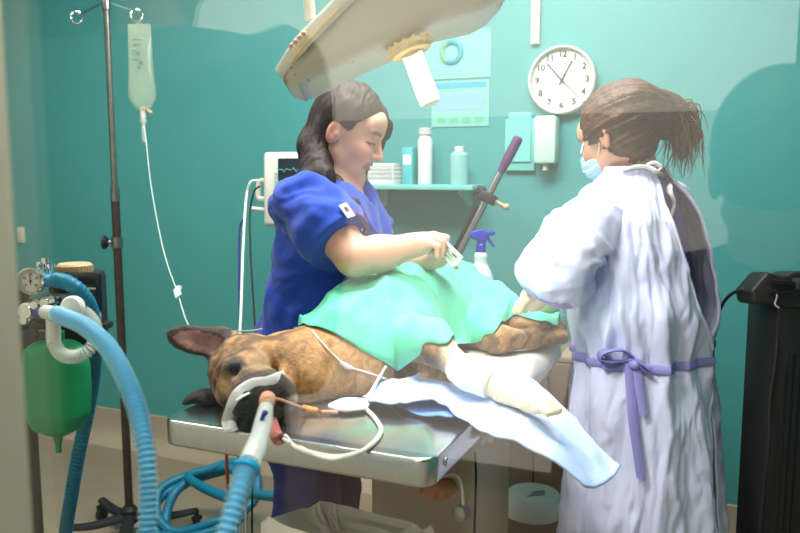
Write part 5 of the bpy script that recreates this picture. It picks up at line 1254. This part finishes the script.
# gown: open at the back, wrapped as one sheet from slit edge to slit edge
zt = 1.412
def gown(U, V):
    """U 0..1 round the body from back slit to back slit, V 0 hem .. 1 neck"""
    z = .22+(zt-.22)*V
    sf = np.interp(z, [.2, .55, .86, .93, 1.05, 1.2, 1.35, 1.412], [.02, .02, .02, .02, .10, .14, .10, .05])
    sn = np.interp(z, [.2, .55, .80, .90, .95, 1.05, 1.2, 1.33, 1.412], [.26, .22, .16, .06, .18, .50, .72, .78, .55])
    a = PI+sf+(2*PI-sf-sn)*U                     # angle, pi = back
    zz = [.2, .5, .8, .92, 1.05, 1.20, 1.28, 1.335, 1.375, 1.412]
    w = np.interp(z, zz, [.225, .215, .198, .186, .190, .196, .190, .162, .112, .085])
    dp = np.interp(z, zz, [.195, .182, .166, .150, .154, .148, .130, .112, .090, .078])
    bk = sstep(.5, 1.0, -np.cos(a)); dp = dp*(1+bk*np.interp(z, [.2, .6, .9, .93, 1.1, 1.3, 1.4], [.13, .11, .02, .02, .07, .05, 0]))
    lean = np.interp(z, [.2, .9, 1.2, 1.46], [0, 0, .012, .045])
    wl = np.exp(-((z-.925)/.10)**2)
    fo = .010*np.sin(a*9+2.2*np.sin(z*3)+1.3*vnoise(np.stack([a*1.5, z*3, z*0], -1)))*(1-V)**.6+.010*wl*np.sin(a*17+z*9)
    q = np.stack([np.cos(a)*2.0, np.sin(a)*2.0, z*2.2], -1)
    fo = fo+.011*ridge(q+.8*fbm(q*.8)[..., None], 2)+.004*np.abs(ridge(q*A(2.2, 2.2, 3.0)+1.2*fbm(q*1.4)[..., None], 2))+.0055*ridge(np.stack([np.cos(a)*4+z*5, np.sin(a)*4, z*6-np.cos(a)*3], -1), 2)+.0018*fbm(q*7)
    top = sstep(1.412, 1.32, z); fo = fo*(.25+.75*top)
    b = .018*np.exp(-((z-1.03)/.07)**2)+fo
    x = (dp+b)*np.sign(np.cos(a))*np.abs(np.cos(a))**.92+lean; y = (w+b)*np.sign(np.sin(a))*np.abs(np.sin(a))**.92
    return A(R0[0], R0[1], 0)+Fr*x[:, None]+Sr*y[:, None]+Z_*z[:, None]
gm = MB().grid(gown, 260, 190); gv = gm.v[0]
# sleeves
def sleeve(sh, el, wr, seed):
    s = Sdf(); d1 = nrm(wr-el); s.add(s_chain([sh+nrm(nbR-sh)*.02, sh*.5+el*.5, el, el*.45+wr*.55, wr+d1*.005], [.056, .062, .066, .070, .068], .04), .03)
    s.cut(plane(d1, wr+d1*.0), .012)
    hol = s_cone(wr-d1*.06, wr+d1*.08, .050, .072); s.sub(hol, .01)
    lo = np.minimum.reduce([sh, el, wr])-.13; hi = np.maximum.reduce([sh, el, wr])+.13
    v, f = mesh_sdf(s, lo, hi, .0055); n = vnormals(v, f); ax = nrm(wr-sh); g = v-sh
    v = v+n*(.013*ridge(np.stack([(g@ax)*14+g@FW*5, g@nrm(np.cross(ax, FW))*4, g@FW*4], 1)+.6*fbm(g*5)[:, None], 2)+.006*ridge(g*16, 2)+.002*fbm(g*34))[:, None]
    return v, f
sv = [sleeve(shNR+Z_*.0, elR, wrR, 1), sleeve(shFR, elF2, wrF2, 2)]
allg = MB(); allg.add(gv, gm.f)
for v, f in sv: allg.add(v, f)
GN = allg.build('surgical_gown', M['gown'], RM, sharp=None); solidify(GN, .0025, 0)
# cuff band of the near sleeve, its lilac painting the shade inside the opening
cf = MB(); d1 = nrm(wrR-elR); cf.tube([wrR-d1*.016, wrR+d1*.004, wrR+d1*.020], [.078, .080, .074], n=26, sub=5, caps=False)
cfo = cf.build('shaded_cuff', M['shaded_cuff'], GN); solidify(cfo, .004)
# back slit edges (binding)
for k, U0 in enumerate((0.0, 1.0)):
    V_ = np.linspace(.02, .97, 60); e = gown(np.full(60, U0), V_); eb = MB().tube(e, .0045, n=6, sub=1).build('binding', M['gown'], GN)
from mathutils.bvhtree import BVHTree
_gt = BVHTree.FromPolygons([tuple(q) for q in gv], gm.f)
def ghit(px, py, off=.006):
    r = nrm(ray(px, py)); h = _gt.ray_cast(Vector(CAM), Vector(r))
    return (np.array(h[0])-r*off) if h[0] is not None else P(px, py, d=2.0)
# waist sash, knot, bow and tails
zs = np.linspace(0, 1, 90); ring = gown(zs, np.full(90, (.925-.22)/(zt-.22))); ctr = A(R0[0], R0[1], .925)
ring = ctr+(ring-ctr)*A(1.03, 1.03, 1)
kp = P(633, 358, d=1.86)
best = np.argmin(np.linalg.norm(ring-CAM-0*ring, axis=1)*0+np.abs((ring-CAM)@RT/((ring-CAM)@FW)-(633-400)/FPX)+((ring-CAM)@FW > 2.13)*9)
kp = ring[best]-FW*.012
sr = ring.copy(); sr[:, 2] = .925+.012*np.sin(np.linspace(0, 6, 90))
SB = MB().tube(sr, .011, n=8, sub=1, flat=(.35, 1.1), up=Z_).build('sash', M['sash'], GN)
def PK(px, py, off=.0): return ghit(px, py, .012+off*.6)
m = MB(); m.sphere(kp, .017, 14, 10, (1, 1, .9)); m.build('knot', M['sash'], SB)
m = MB(); m.tube([PK(633, 357), PK(622, 350, .02), PK(606, 352, .02), PK(599, 357, .015), PK(608, 362, .012), PK(622, 361, .01), PK(633, 359)], [.008, .011, .012, .011, .012, .010, .007], n=8, sub=6, flat=(.4, 1.1), up=FW); m.build('bow_loop', M['sash'], SB)
m = MB(); m.tube([PK(634, 359), PK(641, 364, .014), PK(648, 370, .012), PK(650, 374, .008), PK(643, 370, .008), PK(636, 362)], [.007, .008, .008, .008, .007, .006], n=8, sub=6, flat=(.4, 1.1), up=FW); m.build('bow_loop', M['sash'], SB)
m = MB(); m.tube([PK(632, 360), PK(630, 372, .010), PK(631, 392, .012), PK(633, 420, .014), PK(637, 450, .016), PK(641, 478, .018)], [.008, .0125, .0125, .012, .0115, .011], n=8, sub=8, flat=(1, .2), up=FW); m.build('sash_tail', M['sash'], SB)
m = MB(); m.tube([PK(635, 360), PK(638, 376, .014), PK(640, 394, .016), PK(644, 415, .016)], [.007, .011, .011, .010], n=8, sub=8, flat=(1, .2), up=FW); m.build('sash_tail', M['sash'], SB)
# neck ties
nk = [None, ghit(622, 170, .012), ghit(634, 167, .014), ghit(646, 167, .016), ghit(656, 172, .016), ghit(664, 180, .016)]; dq = (nk[3]-CAM)@FW; nk += [P(670, 191, d=dq-.004), P(674, 204, d=dq-.004), P(671, 217, d=dq-.002)]
m = MB(); m.tube(nk[1:], [.009, .014, .014, .013, .012, .011, .010, .008], n=8, sub=8, flat=(.35, 1), up=FW); m.build('neck_tie', M['towel'], GN)
m = MB(); q_ = nk[4]; m.tube([q_-RT*.022+UP*.020, q_-RT*.008+UP*.022-FW*.012, q_+RT*.008+UP*.010-FW*.014, q_-RT*.002-FW*.012], [.006, .010, .009, .006], n=8, sub=6, flat=(.5, 1), up=FW); m.build('tie_loop', M['towel'], GN)
# mask
mk = Sdf(); mk.add(s_ell(LR(.062, -.060, 0), np.array((.052, .052, .060))*KR, np.stack([FhR, UhR, ShR], 1)), .02); mk.add(s_ell(LR(.10, -.035, 0), np.array((.022, .03, .022))*KR, np.stack([FhR, UhR, ShR], 1)), .03)
v, f = mesh_sdf(mk, hcR-.17, hcR+.17, .005); v = v+vnormals(v, f)*(.0015*np.sin(((v-hcR)@UhR)*240))[:, None]
mo = mesh_obj('face_mask', v, f, M['mask_blue'], RM)
e_ = LR(-.012, .02, .080)
def FP(px, py, off=.003): h = hit(px, py, D, off, 1.5); return h if h is not None else MR(px, py, 2.0)
MB().tube([FP(581, 153), FP(583, 145), FP(587, 136), FP(591, 130)], .0018, n=6, sub=6).build('ear_loop', M['towel'], mo)
MB().tube([FP(583, 172), FP(590, 170), FP(596, 164), FP(599, 150), FP(599, 142)], .0018, n=6, sub=6).build('ear_loop', M['towel'], mo)
# hair: cap pulled back, messy ponytail
hr = Sdf(); LB = np.stack([FhR, UhR, ShR], 1)
hr.add(s_ell(LR(-.022, .034, 0), np.array((.104, .102, .086))*KR, LB), .02)
hr.sub(s_ell(LR(.088, -.068, 0), np.array((.075, .085, .12))*KR, LB), .015)
hr.sub(s_cone(LR(-.004, -.020, .07), LR(-.004, -.020, .12), .028*KR, .034*KR), .012)
hr.sub(s_ell(LR(.0, -.150, 0), np.array((.11, .058, .12))*KR, LB), .012)
hr.add(s_ell(LR(-.045, -.045, 0), np.array((.060, .055, .066))*KR, LB), .03)
bun = MR(664, 116, 2.08)
hr.add(s_chain([LR(-.085, .05, 0), bun], [.062, .060], .03), .05)
hr.add(s_chain([bun, MR(678, 122, 2.09), MR(684, 140, 2.09), MR(682, 156, 2.08)], [.050, .040, .024, .009], .02), .02)
v, f = mesh_sdf(hr, hcR-A(.24, .24, .2), hcR+A(.28, .28, .18), .0045); g = v-hcR
cen = bun; dd = v-cen; rr = np.linalg.norm(dd, axis=1); fl = np.stack([np.arctan2(dd@UhR, dd@ShR)*3.0, rr*6, rr*0], 1)
v = v+vnormals(v, f)*(.0045*ridge(np.c_[fl[:, :1]*4, fl[:, 1:2], fl[:, 2:]], 2)+.002*fbm(v*45))[:, None]
HRo = mesh_obj('hair', v, f, M['hair_brown'], RM)
st = MB(); rg = random.Random(3)
for k in range(230):
    u1, u2 = rg.random(), rg.gauss(0, 1); a = rg.uniform(-.9, 1.5)
    s0 = bun+A(rg.gauss(0, .02), rg.gauss(0, .02), rg.gauss(0, .016))
    ex_ = RT*(.02+.035*u1)+UP*(.018*math.sin(a*2)+.012*u2*.5)
    L = rg.uniform(.06, .15); p1 = s0+ex_; p2 = p1+RT*(.008+.016*u1)-UP*L*.35+FW*rg.gauss(0, .012); p3 = p2-UP*L*.6+RT*rg.gauss(-.004, .014)+FW*rg.gauss(0, .012)
    wv = [q+RT*.005*math.sin(6*i+k)+FW*.005*math.cos(5*i+k) for i, q in enumerate((s0, p1, p1*.5+p2*.5, p2, p2*.5+p3*.5, p3))]
    st.tube(wv, [.0016, .0018, .0016, .0014, .001, .0005], n=4, sub=4)
for k in range(70):       # flyaways over the crown
    th = rg.uniform(-.4, 2.4); f0 = rg.uniform(-.08, .06); s0 = LR(f0, .034+.10*math.cos(rg.uniform(-.9, .9)), rg.uniform(-.05, .07))
    d0 = nrm(bun-s0); up_ = nrm(s0-hcR); st.tube([s0-up_*.006, s0+d0*.03+up_*rg.uniform(.002, .010), s0+d0*.07+up_*rg.uniform(-.004, .006)], [.0012, .0012, .0005], n=4, sub=4)
st.build('loose_strands', M['strand'], HRo, sharp=None)
MB().torus(LR(-.105, .06, 0)*.35+bun*.65, .030, .006, nrm(bun-LR(-.08, .05, 0)), 20, 8).build('hair_tie', M['hair_dark'], HRo)
# ================================================================ surgical lamp
lp = [(277, 70), (300, 40), (330, 8), (352, -16), (372, -40), (380, -75), (540, -75), (512, -18), (503, -2), (484, 15), (462, 21), (438, 25), (412, 35), (392, 47), (366, 58), (342, 69), (320, 80), (301, 90), (286, 86)]
dL = 1.5; oc = P(400, 20, d=dL); ou = [((x-400)/FPX*dL, -(y-20)/FPX*dL) for x, y in lp]
SL = thing('surgical_lamp', 'beige ceiling surgical lamp with cream handle, hanging above the table', 'lamp', P(400, 60, d=dL))
body = MB().prism(ou, RT, UP, -FW, oc+FW*.05, .17, .028, 4).build('lamp_body', M['lamp_beige'], SL)
def rim(pts, r, nm, mt): return MB().tube(pts, r, n=14, sub=5, flat=(.55, 1)).build(nm, mt, SL)
rim([P(279, 73, d=1.47), P(300, 45, d=1.46), P(328, 16, d=1.46), P(350, -6, d=1.46), P(368, -22, d=1.46)], [.010, .0155, .0155, .0155, .0155], 'lamp_rim', M['lamp_white'])
m = MB(); m.tube([P(291, 63, d=1.445), P(310, 39, d=1.44), P(340, 8, d=1.44)], .0030, n=6, sub=4); m.build('rim_strip', M['lamp_yellow'], SL)
for k in range(4): MB().sphere(P(291+4.2*k, 46-4.2*k, d=1.436), .0045, 10, 8).build('rim_dot', M['peach'], SL)  # four small peach dots along the lamp rim
hx_ = nrm(P(428, 102, d=1.5)-P(410, 54, d=1.5))
ho = P(411, 51, d=1.49)
MB().lathe([(.020, -.020), (.040, -.014), (.0435, -.004), (.040, .004), (.022, .006), (.020, .010)], ho, hx_, 32).build('handle_disc', M['lamp_yellow'], SL)
m = MB()
for k in range(14): t = k*2*PI/14; a_ = nrm(np.cross(hx_, FW)); b_ = np.cross(hx_, a_); m.cyl(ho+(a_*math.cos(t)+b_*math.sin(t))*.041-hx_*.016, ho+(a_*math.cos(t)+b_*math.sin(t))*.044-hx_*.002, .004, 6)
m.build('grip_ribs', M['lamp_yellow'], SL)
MB().lathe([(.021, .0), (.0195, .02), (.0205, .09), (.019, .106), (.012, .111), (.001, .112)], ho, hx_, 28).build('lamp_handle', M['handle_cream'], SL)
q = P(448, -30, d=1.55); MB().cyl(q, A(q[0], q[1], RZ), .022).lathe([(.09, -.03), (.09, 0)], A(q[0], q[1], RZ), Z_, 28).build('ceiling_stem', M['lamp_white'], SL)
q = P(310, 20, d=1.62); MB().tube([q, q+Z_*.16, q+Z_*.34+RT*.1, P(448, -140, d=1.64)], .012, n=10).build('yoke_arm', M['lamp_white'], SL)
# ================================================================ people on the corridor side, seen in the pane's reflection
def bystander(name, label, x, y, ztop, hw, ang, m, hairm):
    o = thing(name, label, 'person', A(x, y, 0)); F = A(math.cos(ang), math.sin(ang), 0); S = A(-F[1], F[0], 0); c = A(x, y, ztop-.13); s = Sdf(); head_ops(s, c, F, Z_, S, .98)
    s.add(s_cone(c-Z_*.06-F*.02, c-Z_*.19-F*.02, .055, .06), .02)
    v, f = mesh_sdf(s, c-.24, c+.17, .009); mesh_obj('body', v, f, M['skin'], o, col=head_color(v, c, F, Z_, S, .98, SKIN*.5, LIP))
    k = Sdf(); sh = ztop-.26; B = np.stack([F, S, Z_], 1)
    k.add(s_ell(A(x, y, sh-.05), (.10, hw, .075), B), .05); k.add(s_ell(A(x, y, sh-.28), (.125, hw*.82, .26), B), .08); k.add(s_ell(A(x, y, sh-.6), (.13, hw*.8, .22), B), .1)
    for q in (-1, 1):
        a = A(x, y, sh-.05)+S*q*(hw-.03); k.add(s_chain([a, a+S*q*.04-Z_*.28, a+F*.08-Z_*.5], [.07, .06, .045], .03), .04)
        k.add(s_chain([A(x, y, sh-.65)+S*q*.09, A(x, y, .45)+S*q*.09, A(x, y, .07)+S*q*.09], [.11, .08, .06], .03), .03)
    v, f = mesh_sdf(k, A(x-.45, y-.45, .0), A(x+.45, y+.45, sh+.06), .012); v = v+vnormals(v, f)*cloth_noise(v, .006)[:, None]; mesh_obj('clothing', v, f, m, o)
    for q in (-1, 1): shoe(o, A(x, y, 0)+S*q*.09, F, M['shoe'])
    h = Sdf(); h.add(s_ell(c+Z_*.035-F*.016, (.106, .084, .10), B), .02); h.sub(s_ell(c+F*.10-Z_*.03, (.085, .12, .09), B), .02); h.sub(s_ell(c-Z_*.13, (.1, .12, .06), B), .01)
    v, f = mesh_sdf(h, c-.2, c+.2, .009); mesh_obj('hair', v, f, hairm, o)
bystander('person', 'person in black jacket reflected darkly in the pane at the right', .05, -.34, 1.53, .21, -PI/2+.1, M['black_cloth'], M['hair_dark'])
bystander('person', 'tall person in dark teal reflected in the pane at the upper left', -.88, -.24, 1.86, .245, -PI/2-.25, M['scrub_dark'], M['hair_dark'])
